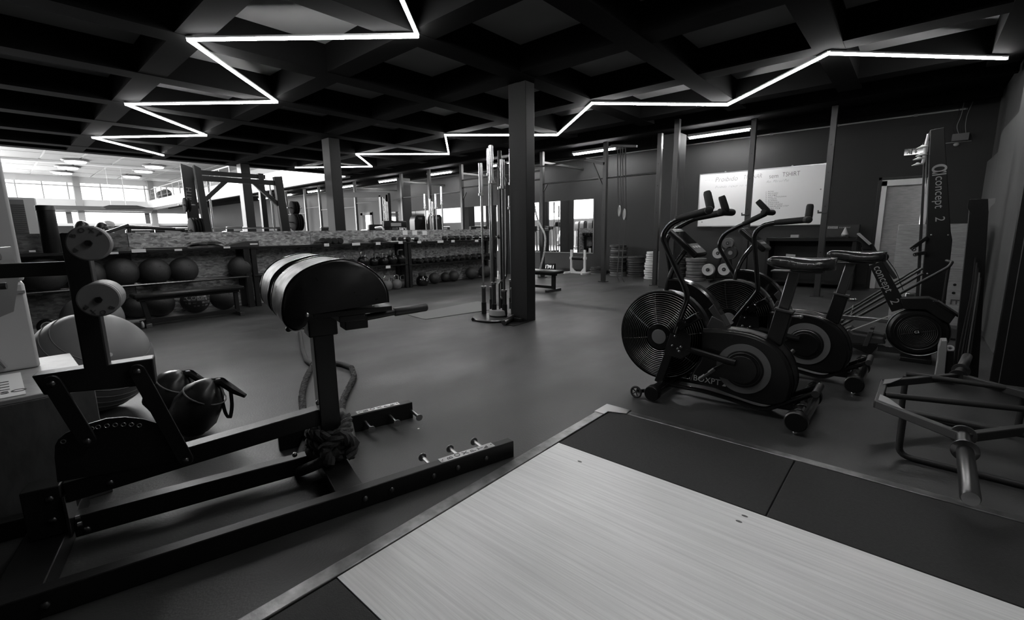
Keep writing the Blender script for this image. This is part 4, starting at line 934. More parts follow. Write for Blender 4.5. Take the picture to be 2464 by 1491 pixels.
# ---- balls
def shelfball(px, py, rpx, x, label, m=ballm, zfix=None, printed=0, group='big black slam balls', rail=0):
    c = Xp(px, py, x); dep = (c-CAM).dot(fw); r = rpx/F_PX*dep*.91
    if rail:
        c.x = -7.70; c.z = zr+math.sqrt(max(.0001, (r+.018)**2-.12**2))
    elif zfix is not None: c.z = zfix+r
    t = swissball('slam_ball', c, r, m, label, 'ball', 0, group)
    if printed:
        k = 0
        for dz in (-.35, -.1, .15, .4):
            for i in range(7):
                a = -.9+.3*i+random.uniform(-.05, .05); u = V((cos(a)*cos(dz), sin(a)*cos(dz), sin(dz))); tg_ = V((-sin(a), cos(a), 0)); up = u.cross(tg_)
                if random.random() < .25: continue
                w_, h_ = random.uniform(.012, .03), random.uniform(.006, .02); p = c+u*(r+.001)
                MB().add([p-tg_*w_-up*h_, p+tg_*w_-up*h_, p+tg_*w_+up*h_, p-tg_*w_+up*h_], [(0, 1, 2, 3)]).build('print_mark', grey if k % 2 else mgrey, t, shade=False); k += 1
        text('lettering', 'CORE', r*.45, c+V((.94, -.3, .16)).normalized()*(r+.004)-V((.3, .94, 0))*r*.5, (.3, .94, 0), (0, 0, 1), lgrey, t)
    return t
shelfball(113, 690, 47, -7.62, 'black slam ball on the rails at the far left end, beside the white cabinet', rail=1)
shelfball(218, 685, 38, -7.68, 'black slam ball on the rails half hidden behind the bench rollers', rail=1)
shelfball(297, 683, 38.5, -7.68, 'black slam ball on the rails, first fully visible right of the rollers', rail=1)
shelfball(377, 677, 35, -7.68, 'black slam ball on the rails above the strapped bench, second fully visible', rail=1)
shelfball(445, 665, 33, -7.68, 'black slam ball on the rails with a faint print, left of the gap', rail=1, printed=0)
shelfball(581, 652, 29, -7.68, 'black slam ball alone on the rails beside the leather pad', rail=1)
shelfball(330, 738, 30, -7.7, 'black slam ball on the floor tray, behind the left bench leg', zfix=.02)
shelfball(382, 728, 35, -7.6, 'black slam ball on the pale floor tray under the bench, left of the printed ball', zfix=.02)
shelfball(469, 720, 33, -7.55, 'printed black ball on the pale floor tray under the bench', zfix=.02, printed=1)
shelfball(537, 711, 31, -7.55, 'black slam ball on the tray under the right end of the bench', zfix=.02)
g_ = Zp(250, 783, .0); swissball('exercise_ball', (-6.35, .62, .255), .255, ballg, 'plain grey exercise ball behind the bench rollers, against the ball shelf')
shelfball(148, 772, 40, -5.9, 'black ball printed all over, on the floor at the far left', zfix=0.001, printed=1, group=None)
for px, py, r, lb in ((1045, 670, 14.5, 'small black ball on the floor next to the bottle under the dumbbells'), (1072, 667, 12.5, 'small black ball peeking out between its two neighbours'), (1092, 665, 14, 'small black ball third from the bottle, with a shiny spot'), (1135, 661, 16.5, 'medium black ball on the floor, left of the last pair'), (1167, 658, 16, 'medium black ball on the floor nearest the barbell stand')):
    shelfball(px, py, r, -7.7 if px != 1072 else -7.8, lb, zfix=.001, group='balls on the floor under the dumbbells')
c = Xp(1016, 670, -7.62); t = thing('water_bottle', 'squat black round bottle with a wide cap on the floor under the dumbbells', 'bottle', (c.x, c.y, 0))
MB().lathe([(.06, .005), (.1, .012), (.125, .05), (.132, .1), (.125, .15), (.09, .195), (.07, .205), (.066, .21)], (c.x, c.y, 0), UP, 32).build('body', gloss, t)
MB().lathe([(.07, .208), (.078, .212), (.08, .262), (.072, .272), (.001, .274)], (c.x, c.y, 0), UP, 28).build('cap', plast2, t)
MB().torus((c.x+.13, c.y+.02, .12), .016, .004, (1, 0, 0), 16, 6).build('emblem', lgrey, t)
# ---- kettlebells: one shape, own body and handle, copied
def kettlebell(m, hm, label, group, flat=0):
    t = thing('kettlebell', label, 'kettlebell', (0, 0, 0), group)
    MB().lathe([(.05, 0), (.075, .006), (.1, .045), (.108, .09), (.1, .135), (.07, .172), (.04, .185), (.001, .187)], (0, 0, 0), UP, 24).build('body', m, t)
    MB().tube(fil([(0, -.05, .16), (0, -.068, .215), (0, -.055, .27), (0, .055, .27), (0, .068, .215), (0, .05, .16)], .04), .0145, 10).build('handle', hm, t)
    return t
kbd = kettlebell(plast, steel, 'x', 'black kettlebells on the middle shelf'); kbl = kettlebell(mgrey, chrome, 'y', 'pale competition kettlebells on the floor')
KU = [(769, 621, .8, 'leftmost'), (796, 620, .8, 'second from the left'), (822, 620, .8, 'third from the left'), (844, 620, .82, 'fourth from the left, square-handled'), (873, 618, 1.0, 'fifth from the left, large and glossy'), (899, 622, .82, 'sixth from the left, wide-handled'), (907, 618, .85, 'seventh from the left, behind the wide-handled one'), (924, 620, .8, 'third from the right end, small'), (943, 616, 1.0, 'second from the right end, large'), (965, 614, 1.0, 'rightmost, with a polished handle')]
for i, (px, py, s_, lb) in enumerate(KU):
    p = Xp(px, py, -7.66 if i != 6 else -7.8); lab = 'black kettlebell on the middle shelf, '+lb
    if i == 0: k = kbd; k.location = (p.x, p.y, zm+.001); k.scale = (s_, s_, s_); k['label'] = lab
    else: dup(kbd, (p.x, p.y, zm+.001), lab, rz=random.uniform(-.5, .5), sc=s_)
for i, (px, py, s_, lb) in enumerate(((917, 685, .8, 'leftmost, mostly hidden by the leather pad'), (931, 684, 1.0, 'second from the left'), (954, 681, 1.0, 'large and second from the right'), (969, 678, .9, 'rightmost beside the shelf post'))):
    p = Xp(px, py, -7.62 if i != 3 else -7.74); lab = 'pale kettlebell on the floor under the shelf, '+lb
    if i == 0: k = kbl; k.location = (p.x, p.y, .001); k.scale = (s_, s_, s_); k['label'] = lab
    else: dup(kbl, (p.x, p.y, .001), lab, rz=random.uniform(-.3, .3), sc=s_)
# ---- hexagonal dumbbells
def dumbbell(m, label, group, round_=0):
    t = thing('dumbbell', label, 'dumbbell', (0, 0, 0), group); n = 6 if not round_ else 18
    for s_ in (-1, 1):
        MB().lathe([(.045, .055), (.056, .066), (.056, .125), (.042, .14)], (0, 0, .05), (s_, 0, 0), n).build('head', m, t, ang=20)
    MB().tube([(-.06, 0, .05), (-.03, 0, .05), (0, 0, .05), (.03, 0, .05), (.06, 0, .05)], [.013, .016, .018, .016, .013], 10).build('handle', steel, t)
    return t
dbb = dumbbell(rub, 'x', 'hexagonal dumbbells on the middle shelf'); ords = ['first', 'second', 'third', 'fourth', 'fifth', 'sixth', 'seventh', 'eighth', 'ninth', 'tenth', 'eleventh', 'twelfth', 'thirteenth']
first = True
for i, px in enumerate((1003, 1016, 1030, 1042, 1056, 1073, 1089, 1103, 1117, 1133, 1150, 1164, 1178)):
    py = 623-(px-1007)*.065; p = Xp(px, py, -7.72); s_ = 1.0+.25*i/12; lab = 'black hexagonal dumbbell on the middle shelf, %s counted from the shelf post' % ords[i]
    if first: dbb.location = (-7.72, p.y, zmC+.001); dbb['label'] = lab; dbb.scale = (s_,)*3; dbb.rotation_euler = (0, 0, .3); first = False
    else: dup(dbb, (-7.72, p.y, zmC+.001), lab, rz=random.uniform(.1, .55), sc=s_)
for i, (px, lb) in enumerate(((956, 'left of the three above the kettlebells'), (974, 'middle of the three above the kettlebells'), (992, 'beside the small grey ones'), (1078, 'lying lengthwise, first beyond the empty stretch'), (1091, 'lying lengthwise behind its neighbour'), (1105, 'third beyond the empty stretch'), (1121, 'fourth beyond the empty stretch'), (1137, 'fifth beyond the empty stretch'), (1153, 'sixth beyond the empty stretch'), (1167, 'seventh, just before the barbell stand'), (1179, 'eighth, between the barbells'), (1193, 'last, nearest the column'))):
    tz = .915 if px < 985 else .905
    p = Xp(px, 572, -7.74); dup(dbb, (-7.74, p.y, tz+.001), 'black hexagonal dumbbell on the top shelf, '+lb, rz=(1.5 if i in (3, 4) else random.uniform(.1, .7)), group='hexagonal dumbbells on the top shelf', sc=.92 if i < 3 else 1.0)
dsm = dumbbell(grey, 'x', 'small round dumbbells on the top shelf', 1)
for i, (px, lb) in enumerate(((1002, 'leftmost'), (1010, 'second'), (1017, 'third'), (1025, 'rightmost and darkest'))):
    p = Xp(px, 572, -7.72); lab = 'small grey round dumbbell on the top shelf, %s of four' % lb
    if i == 0: dsm.location = (-7.72, p.y, .906); dsm.scale = (.62,)*3; dsm['label'] = lab
    else: dup(dsm, (-7.72, p.y, .906), lab, sc=.62)
ddk = dumbbell(rub, 'x', 'round black dumbbells on the top shelf', 1)
for i, (px, lb) in enumerate(((783, 'left'), (798, 'middle'), (811, 'right'))):
    p = Xp(px, 577, -7.72); lab = 'round black dumbbell on the top shelf, %s of the three beside the folded cloths' % lb
    if i == 0: ddk.location = (-7.72, p.y, .916); ddk.scale = (1.0,)*3; ddk['label'] = lab
    else: dup(ddk, (-7.72, p.y, .916), lab, sc=1.0)
# ---- soft things on the top shelf
def heap(px0, px1, py, h, z, m, label, cat, name, seed, x=-7.73, n=3):
    rnd = random.Random(seed); a, b = Xp(px0, py, x), Xp(px1, py, x); L = b.y-a.y; mb = MB()
    for k in range(n):
        rings = []
        w_ = .1*(1-.2*k); zz = z+.002+h*k/n; y0, y1 = a.y+L*.12*k*rnd.random(), b.y-L*.15*k*rnd.random()
        for i in range(11):
            f = i/10; y = y0+(y1-y0)*f; e = (sin(pi*f)**.5 if 0 < f < 1 else .08)*(h/n*1.05); e = max(e, .004); wob = .02*sin(5*f+seed+k)
            rings.append([V((x+wob+w_*q, y+.01*sin(7*f+k), zz+e*zf)) for q, zf in ((-1, 0), (-.95, .8), (-.3, 1+.2*sin(9*f)), (.4, .9), (.95, .6), (1, 0))])
        mb.loft(rings)
    o = mb.build(name, m, None, ang=60); tag(o, label, cat); o['kind'] = 'thing'; return o
heap(264, 328, 592, .045, .921, plast, 'short black folded strap pack on the top shelf right of the bench rollers', 'strap', 'strap_pack', 1, n=1)
a, b = Xp(344, 594, -7.66), Xp(485, 590, -7.7)
tag(MB().tube([(a.x, a.y, .94), ((a.x+b.x)/2, (a.y+b.y)/2, .935), (b.x, b.y, .935)], .013, 8).build('stick', plast2), 'thin dark stick lying along the top shelf', 'stick')
heap(445, 535, 588, .10, .921, leath, 'shiny crumpled black bag on the top shelf', 'bag', 'gym_bag', 4, n=2)
t = thing('foam_wedge', 'long black foam wedge with a white printed label on the top shelf', 'wedge', Xp(580, 582, -7.74))
a, b = Xp(545, 583, -7.66), Xp(622, 580, -7.66)
MB().prism([(-7.85, a.y, .916), (-7.85, b.y, .916), (-7.85, b.y, 1.0), (-7.85, a.y+.35*(b.y-a.y)+.1, 1.0), (-7.85, a.y+.05, .96)], (.2, 0, 0)).build('wedge', fabr, t, .006)
MB().bb((-7.651, b.y-.13, .945), (-7.647, b.y-.02, .965)).build('label', paper, t)
heap(705, 738, 581, .02, .916, grey, 'flat pale cloth lying on the top shelf left of the round dumbbells', 'cloth', 'folded_cloth', 6, n=1)
heap(755, 778, 580, .06, .916, fabr, 'small dark folded towel beside the round dumbbells', 'towel', 'folded_towel', 7, n=2)
heap(842, 880, 578, .07, .916, fabg, 'tangled grey resistance bands on the top shelf', 'band', 'resistance_bands', 8, n=3)
heap(890, 933, 577, .09, .916, fabr, 'pile of folded dark exercise bands with a pale fold', 'band', 'folded_bands', 9, n=4)
heap(934, 960, 578, .02, .916, lgrey, 'pale twisted strap on the top shelf beside the black dumbbells', 'strap', 'white_strap', 10, n=1)
p = Xp(126, 598, -7.66); b_ = Xp(103, 596, -7.66); e_ = Xp(150, 596, -7.66)
t = thing('black_bin', 'tall black cylindrical bin standing on the top shelf at the far left', 'bin', (p.x, p.y, .921)); rr = (e_.y-b_.y)/2
zt = Xp(126, 495, -7.66).z
MB().lathe([(rr*.97, 0), (rr, .01), (rr, zt-.921-.06)], (p.x, p.y, .921), UP, 28).build('body', plast, t)
MB().lathe([(rr, 0), (rr*1.04, .004), (rr*1.04, .05), (rr*.97, .06), (.001, .062)], (p.x, p.y, zt-.06), UP, 28).build('lid', black, t)
# ---- benches
t = thing('flat_bench', 'long flat black bench standing in front of the ball shelf', 'bench', (-7.02, 1.65, 0))
y0, y1 = 1.06, 2.27
MB().bb((-7.2, y0, .35), (-6.93, y1, .405)).build('seat_pad', leath, t, .02)
MB().bb((-7.12, y0+.05, .315), (-7.0, y1-.05, .35)).build('beam', black, t, .003)
for y in (y0+.1, y1-.08):
    MB().bar((-7.06, y, .32), (-7.06, y+(.04 if y < 1.5 else -.0), .04), .05, .05).build('leg', black, t, .003)
    MB().bb((-7.25, y-.03, 0.0), (-6.87, y+.03, .05)).build('foot', dsteel, t, .003)
MB().bb((-7.09, y0+.1, .03), (-7.03, y1-.1, .08)).build('lower_beam', black, t, .003)
MB().torus((-6.9, y0+.04, .045), .03, .014, (0, 1, 0), 20, 8).build('wheel', lgrey, t)
t = thing('small_bench', 'black flat bench on a steel frame right of the centre column, by the clock', 'bench', (-5.0, 6.8, 0))
b = Zp(1350, 699, 0); zt = .38
bx, by = -5.62, 6.68
MB().bb((bx, by-.14, zt-.055), (-4.74, by+.16, zt)).build('seat_pad', leath, t, .018)
MB().bb((bx, by-.03, zt-.09), (-4.8, by+.03, zt-.055)).build('beam', black, t, .003)
for x in (-5.5, -4.86):
    MB().bb((x-.03, by-.03, .04), (x+.03, by+.03, zt-.09)).build('leg', black, t, .003)
    MB().bb((x-.03, by-.22, 0), (x+.03, by+.2, .045)).build('foot', dsteel, t, .003)
MB().bb((-5.5, by-.025, .05), (-4.86, by+.025, .1)).build('lower_beam', black, t, .003)
MB().bar((-4.82, by-.05, .28), (-4.8, by-.05, .12), .02, .02).build('adjuster', black, t)
# knee-high black bag and ring on the floor far left
p = Zp(118, 803, .0); t = thing('ab_wheel', 'black wheel with a pale ring lying on the floor by the printed ball', 'wheel', p)
MB().torus((p.x, p.y, .085), .075, .02, (1, -.2, 0), 28, 10).build('tyre', plast, t)
MB().torus((p.x+.021, p.y, .085), .055, .005, (1, -.2, 0), 28, 6).build('rim', lgrey, t)
MB().bb((p.x-.3, p.y+.09, .0), (p.x-.06, p.y+.5, .11)).build('block', black, t, .01)
# ================================================================ RIG along the rear
RY = 8.57
rg_ = thing('pull_up_rig', 'long black steel pull-up rig of upright posts and crossbars along the rear wall', 'rig', (-6, RY, 0))
PX = [-1.09, -2.18, -3.78, -4.93, -6.56, -9.26, -10.62, -11.95, -14.64, -17.2, -18.4, -20.1, -21.6, -24.0]
for x in PX:
    MB().bb((x-.04, RY-.04, 0.012), (x+.04, RY+.04, ZB+.1)).build('post', rigm, rg_, .004)
    MB().bb((x-.08, RY-.08, 0), (x+.08, RY+.08, .012)).build('foot_plate', rigm, rg_)
    if x > -12:
        for z in (.7, 1.4, 1.9, 2.3): MB().cyl((x, RY-.0405, z), (x, RY-.042, z), .012, n=10).build('peg_hole', plast, rg_)
MB().bb((-3.15, 7.66, 0), (-3.07, 7.74, ZB+.1)).build('post', rigm, rg_, .004)
for a, b, z, r in ((-6.56, -3.8, 2.14, .017), (-9.26, -6.56, 2.44, .017), (-9.26, -6.56, 2.245, .017), (-11.95, -9.26, 2.14, .017), (-17.2, -14.64, 1.98, .017), (-14.64, -11.95, 2.1, .017), (-20.1, -18.4, 1.9, .017), (-18.4, -17.2, 2.1, .017)):
    MB().cyl((a, RY, z), (b, RY, z), r, n=12).build('crossbar', rigm, rg_)
for x in (-9.26, -6.56, -14.64, -11.95, -17.2):
    MB().bar((x, RY, 2.62), (x, YB-.02, 2.62), .05, .05).build('wall_tie', rigm, rg_, .003)
MB().tube(fil([(-6.76, RY, 2.53), (-6.2, RY-.1, 2.515), (-5.45, RY-.1, 2.56), (-5.38, RY-.05, 2.56)], .05), .018, 10).build('crossbar', rigm, rg_)
MB().bar((-5.42, RY-.02, 2.56), (-4.93, RY-.02, 2.42), .04, .06).build('bracket_arm', rigm, rg_, .003)
MB().bar((-5.22, RY-.02, 2.47), (-4.94, RY-.02, 1.9), .035, .035).build('brace', rigm, rg_, .003)
for x in (-6.42, -9.1):
    MB().bar((x, RY, 2.12), (x-.14, RY, 1.92), .025, .025).build('brace', rigm, rg_)
for x in (-2.18, -1.09):
    MB().bb((x-.09, RY-.06, 1.295), (x+.03, RY-.04, 1.32)).bb((x-.09, RY-.06, 1.32), (x-.075, RY-.04, 1.345)).build('bar_hook', rigm, rg_, .003)
# gymnastic rings with straps
for k, (x, z, lb) in enumerate(((-4.535, 1.46, 'left wooden gym ring hanging on long black straps from the rig'), (-4.425, 1.39, 'right wooden gym ring hanging on long black straps, slightly lower'))):
    t = thing('gym_ring', lb, 'gym ring', (x, RY-.1, z), 'gym rings hanging from the rig')
    MB().torus((x, RY-.1, z), .098, .0145, (.8, .6, 0), 36, 10).build('ring', lgrey, t)
    for q in (-.03, .03):
        MB().prism([(x+q-.011, RY-.1, z+.09), (x+q+.011, RY-.1, z+.09), (x+q+.011-.05, RY-.1, 2.72), (x+q-.011-.05, RY-.1, 2.72)], (0, .003, 0)).build('strap', fabr, t)
    tp = [V((x+.03, RY-.12, z+.22)), V((x+.06, RY-.12, z+.1)), V((x+.03, RY-.12, z-.35)), V((x+.02-.03*k, RY-.12, .55)), V((x-.01, RY-.12, .14)), V((x+.05, RY-.12, .03))]
    tp = fil(tp, .1); MB().loft([[p+V((-.011, 0, 0)), p+V((.011, 0, 0)), p+V((.011, .003, 0)), p+V((-.011, .003, 0))] for p in tp]).build('strap_tail', fabr, t)
MB().bar((-4.75, RY-.1, 2.74), (-4.2, RY-.1, 2.66), .05, .04).build('strap_arm', rigm, rg_)
# climbing rope
t = thing('climbing_rope', 'thick pale climbing rope hanging by the mirrors with its end coiled on the floor', 'rope', (-6.8, 8.9, 0))
P_ = [V((-6.95, 8.35, 2.74)), Yp(1283, 480, 8.35), Yp(1293, 530, 8.35), Yp(1313, 565, 8.35), Yp(1311, 600, 8.35), Yp(1301, 642, 8.35), V((-6.55, 8.4, .06)), V((-6.6, 8.5, .028)), V((-6.68, 8.66, .028))]
strands(fil(P_, .25, 8), .025, 9, step=.03).build('rope', rope_w, t)
strands([V((-6.62+.2*cos(a), 8.75+.13*sin(a), .028+.004*a)) for a in [2.4+i*pi/10 for i in range(26)]], .026, 9, step=.02).build('rope_coil', rope_w, t)
p = Zp(1007, 1031); tag(MB().lathe([(.004, 0), (.007, .001), (.001, .004)], p, UP, 7).build('paper_scrap', paper), 'tiny white scrap on the floor between the two band-peg rails', 'scrap')
# clock
c = Yp(1322, 641, 9.9)
t = thing('digital_clock', 'black digital clock glowing 17:41 on the floor by the mirror, behind the small bench', 'clock', (c.x, 9.9, .02))
MB().bb((c.x-.2, 9.88, 0.0), (c.x+.19, 9.93, c.z+.085)).build('case', plast, t, .005)
def seg7(ch, o, s, m, par):
    w_, h = s*.5, s; S7 = {'0': 'abcdef', '1': 'bc', '2': 'abged', '3': 'abgcd', '4': 'fgbc', '5': 'afgcd', '6': 'afgedc', '7': 'abc', '8': 'abcdefg', '9': 'abcdfg'}
    pos = {'a': ((0, h), (w_, h)), 'b': ((w_, h), (w_, h/2)), 'c': ((w_, h/2), (w_, 0)), 'd': ((0, 0), (w_, 0)), 'e': ((0, 0), (0, h/2)), 'f': ((0, h/2), (0, h)), 'g': ((0, h/2), (w_, h/2))}
    mb = MB(); sl = .15
    for q in S7[ch]:
        (x0, z0), (x1, z1) = pos[q]; mb.bar(V((o[0]+x0+sl*z0, o[1], o[2]+z0)), V((o[0]+x1+sl*z1, o[1], o[2]+z1)), s*.1, .002, side=(1, 0, 0) if x0 == x1 else (0, 0, 1))
    ob = mb.build('digit', m, par, shade=False); ob['kind'] = 'stuff'
for i, ch in enumerate('1741'): seg7(ch, (c.x-.15+.075*i+(.02 if i > 1 else 0), 9.876, c.z-.045), .085, digit_m, t)
k = MB(); k.bb((c.x+.012, 9.874, c.z+.015), (c.x+.024, 9.877, c.z+.027)).build('colon_dot', digit_m, t); MB().bb((c.x+.006, 9.874, c.z-.025), (c.x+.018, 9.877, c.z-.013)).build('colon_dot', digit_m, t)
# white roller stand
t = thing('roller_stand', 'white steel stand with a black padded roller standing before the rear wall', 'stand', (-6.4, 9.8, 0))
for x in (-6.6, -6.2): MB().bb((x-.025, 9.82, .05), (x+.025, 9.87, .60)).build('upright', white, t, .003)
MB().bb((-6.62, 9.83, .0), (-6.18, 9.87, .05)).build('base_bar', white, t, .003)
for x in (-6.66, -6.14): MB().bar((x, 9.6, .022), (x+.0, 10.1, .022), .05, .045).build('foot', white, t, .003)
for x, q in ((-6.575, 1), (-6.225, -1)): MB().prism([(x, 9.83, .05), (x+q*.09, 9.83, .05), (x, 9.83, .15)], (0, .03, 0)).build('gusset', white, t)
MB().cyl((-6.56, 9.84, .385), (-6.24, 9.84, .385), .045, n=20).build('roller', leath, t)
for x in (-6.6, -6.2): MB().bb((x-.035, 9.81, .36), (x+.035, 9.88, .42)).build('collar', white, t, .003)
# bumper plates
def plate(m, name='weight_plate'):
    t = thing(name, 'x', 'weight plate', (0, 0, 0))
    MB().lathe([(.04, 0), (.085, .0), (.09, .006), (.15, .006), (.16, 0), (.215, 0), (.225, .006), (.225, .044), (.215, .05), (.16, .05), (.15, .044), (.09, .044), (.085, .05), (.04, .05)], (0, 0, 0), UP, 32).build('disc', m, t)
    MB().lathe([(.027, -.0005), (.04, -.0005), (.04, .0505), (.027, .0505)], (0, 0, 0), UP, 20).build('hub', steel, t)
    return t
pk, pw, pg = plate(mat('bumper_rubber', .03, .5)), plate(offw), plate(mgrey)
used = set()
STK = [('short dark', -5.88, 9.98, 4, pk, .95, .9), ('tall dark', -5.32, 9.95, 14, pk, .95, 1.0), ('middle dark', -4.88, 9.98, 9, pk, .92, 1.03), ('white', -4.31, 9.65, 12, pw, .82, 1.0), ('far dark', -3.85, 10.03, 14, pk, .8, 1.02), ('grey', -3.43, 9.85, 7, pg, .95, 1.35)]
for nm, x, y, n, pr_, s_, tz in STK:
    z = .001
    for i in range(n):
        sz = s_*(1-.16*random.random()*(i/n)-.04*(i % 2)) if nm != 'white' else s_*(1.0 if i < 7 else .86)
        th = tz*random.choice((.85, 1, 1.05))
        src = pg if (nm == 'tall dark' and i in (0, 1, 8, 11)) or (nm == 'short dark' and i == 0) else pr_
        lab = 'weight plate in the %s stack by the rear wall, %s' % (nm, 'at the bottom' if i == 0 else 'on top' if i == n-1 else ['', 'second', 'third', 'fourth', 'fifth', 'sixth', 'seventh', 'eighth', 'ninth', 'tenth', 'eleventh', 'twelfth', 'thirteenth', 'fourteenth'][i]+' from the bottom')
        if id(src) not in used: t = src; used.add(id(src)); t['label'] = lab
        else: t = dup(src, (0, 0, 0), lab)
        t['group'] = 'weight plates in the %s stack' % nm
        t.location = (x+random.uniform(-.018, .018), y+random.uniform(-.012, .012), z); t.scale = (sz, sz, th); z += .05*th+.004
# small plate tree
t = thing('plate_tree', 'small black weight tree standing before the rear wall beside the grey plates', 'rack', (-2.85, 9.85, 0))
for x in (-3.08, -2.68): MB().bb((x-.02, 9.6, 0), (x+.02, 10.1, .04)).build('foot', black, t, .003)
MB().bb((-3.08, 9.83, .03), (-2.68, 9.87, .07)).build('base_bar', black, t, .003)
MB().bar((-3.06, 9.85, .05), (-2.88, 9.85, .86), .04, .04).build('leg', black, t, .003); MB().bar((-2.7, 9.85, .05), (-2.84, 9.85, .86), .04, .04).build('leg', black, t, .003)
for i, (px, py, r, m, lb) in enumerate(((1727, 609, .105, offw, 'pale small plate on the upper left peg'), (1703, 649, .12, offw, 'pale small plate on the lower left peg'), (1742, 648, .12, offw, 'pale small plate on the lower right peg'), (1751, 585, .105, mgrey, 'grey plate on the top peg'), (1757, 608, .125, plast2, 'dark plate pair on the upper right peg'))):
    c = Yp(px, py, 9.62); p_ = thing('small_plate', lb+' of the small weight tree', 'weight plate', c, 'plates on the small weight tree')
    MB().lathe([(.02, 0), (r*.45, 0), (r*.5, .006), (r*.72, .006), (r*.78, 0), (r*.97, 0), (r, .006), (r, .03), (r*.97, .035), (.02, .035)], c, (0, 1, 0), 32).build('disc', m, p_)
    MB().lathe([(.013, -.003), (r*.32, -.003), (r*.32, .01)], c, (0, 1, 0), 20).build('hub', plast2 if m is not plast2 else grey, p_)
    MB().cyl(c-V((0, .02, 0)), (c.x, 9.86, c.z), .012).build('peg', steel, t)
    mb = MB()
    MB().lathe([(r*.98, .045), (r, .05), (r, .09), (r*.98, .095), (.02, .095), (.02, .045)], c, (0, 1, 0), 32).build('rear_disc', m, p_)
# whiteboard
t = thing('whiteboard', 'large white marker board with handwriting on the dark rear wall', 'whiteboard', (-2.48, YB-.01, 1.13))
MB().bb((-3.60, YB-.03, 1.14), (-1.35, YB-.005, 2.215)).build('board', white, t)
for a, b in (((-3.615, YB-.036, 1.125), (-1.335, YB-.004, 1.14)), ((-3.615, YB-.036, 2.215), (-1.335, YB-.004, 2.23)), ((-3.615, YB-.036, 1.125), (-3.6, YB-.004, 2.23)), ((-1.35, YB-.036, 1.125), (-1.335, YB-.004, 2.23))):
    MB().bb(a, b).build('frame_edge', steel, t)
for x in (-3.1, -1.9): MB().cyl((x, YB-.03, 2.235), (x, YB-.005, 2.235), .015).build('clip', grey, t)
MB().bb((-3.3, YB-.07, 1.118), (-2.4, YB-.03, 1.126)).build('pen_tray', grey, t)
bx_, by_ = (1, 0, 0), (0, 0, 1)
def wb(s, px, py, size, m=ink, sx=1, sh=.2, tilt=.0, off=-.002):
    p = Yp(px, py, YB-.032); text('writing', s, size, p, (1, 0, tilt), (0, 0, 1), m, t, ext=.0002, shear=sh, off=off, sx=sx)
wb('Proibido', 1720, 438, .14, ink2, .92); wb('TReiNAR', 1788, 431, .12, ink2, .72); wb('sem', 1850, 429, .12, ink, .85, 0); wb('TSHIRT', 1882, 425, .12, ink, .76, 0)
wb('Proibido  mexer  no  som  !', 1720, 453, .07, ink, .95, .4); wb('Ass  Manuel Put', 1843, 440, .07, ink, .85, .4); wb('~vmrw~', 1691, 436, .06, ink2, 1.2)
for i, s_ in enumerate(('1. ROW', '2. RELEASES', '3. AIR BIKE', '4. ASSL. UP/DOWN', '5. CORDA', '6. BURPEES', '7. DRAGGER', '8. JUMP UP/SIDE', '9. JUMP/BURPEE STEP', '10. BALL PICK')):
    wb(s_, 1841, 463+i*4.45, .036, ink, 1.2, .3, off=-.0006)
for px, py in ((1689, 534), (1975, 455)): MB().cyl(Yp(px, py, YB-.034), Yp(px, py, YB-.03), .012).build('magnet', grey, t)
# rear shelf with box, cone and clutter
t = thing('rear_shelf', 'low black open shelf cabinet against the rear wall left of the door', 'shelf', (-1.4, 9.95, 0))
MB().bb((-2.12, 9.7, .84), (-.72, 10.2, .90)).build('top', plast, t, .004)
for x in (-2.09, -.77): MB().bb((x-.03, 9.72, 0), (x+.03, 10.18, .84)).build('side_panel', black, t, .003)
MB().bb((-2.06, 10.15, .05), (-.8, 10.17, .84)).build('back_panel', black, t)
MB().bb((-2.06, 9.74, .08), (-.8, 10.15, .11)).build('shelf_board', plast, t)
t = thing('equipment_box', 'long dark printed carton on the rear shelf behind the cone', 'box', (-1.0, 10.1, .901))
MB().bb((-1.24, 10.02, .901), (-.75, 10.18, 1.12)).build('carton', plast2, t, .004)
MB().bb((-1.21, 10.0185, 1.055), (-1.06, 10.0195, 1.095)).build('label', lgrey, t); text('lettering', 'BOXPT', .042, (-1.2, 10.018, 1.06), bx_, by_, plast2, t); text('lettering', 'EQUIPMENT', .03, (-1.04, 10.0185, 1.063), bx_, by_, lgrey, t)
t = thing('marker_cone', 'small pale marker cone on the rear shelf before the printed carton', 'cone', (-.935, 9.9, .901))
MB().lathe([(.055, 0), (.058, .004), (.055, .05)], (-.935, 9.9, .901), UP, 24).build('base_band', mgrey, t)
MB().lathe([(.054, .05), (.012, .165), (.004, .18), (.001, .181)], (-.935, 9.9, .901), UP, 24).build('cone_body', offw, t)
MB().bb((-1.75, 9.85, .901), (-1.62, 9.97, .95)).build('tape_roll', lgrey).name
tag(bpy.data.objects['tape_roll'], 'small pale block on the rear shelf left of the rig post', 'box')
tag(MB().loft([[V((-1.16+.3*i/6, 9.68+.2*q, .903+(.03+.02*sin(3*i))*(1-abs(q-.5)))) for q in (0, .25, .5, .75, 1)]+[V((-1.16+.3*i/6, 9.68+.2*(1-.99*q), .902)) for q in (0, 1)] for i in range(7)]).build('dark_cloth', fabr), 'dark crumpled cloth on the rear shelf beside the rig post', 'cloth')
c = Yp(1903, 612, 9.68); t = tag(MB().bar(c+V((-.08, 0, -.05)), c+V((.07, .0, -.06)), .004, .12, side=(0, 1, 0)).build('sign_card', lgrey), 'small pale printed card standing in front of the rear shelf', 'card')
text('lettering', 'ANI', .07, c+V((-.07, -.004, -.085)), (1, 0, -.08), (0, 0, 1), ink, t)
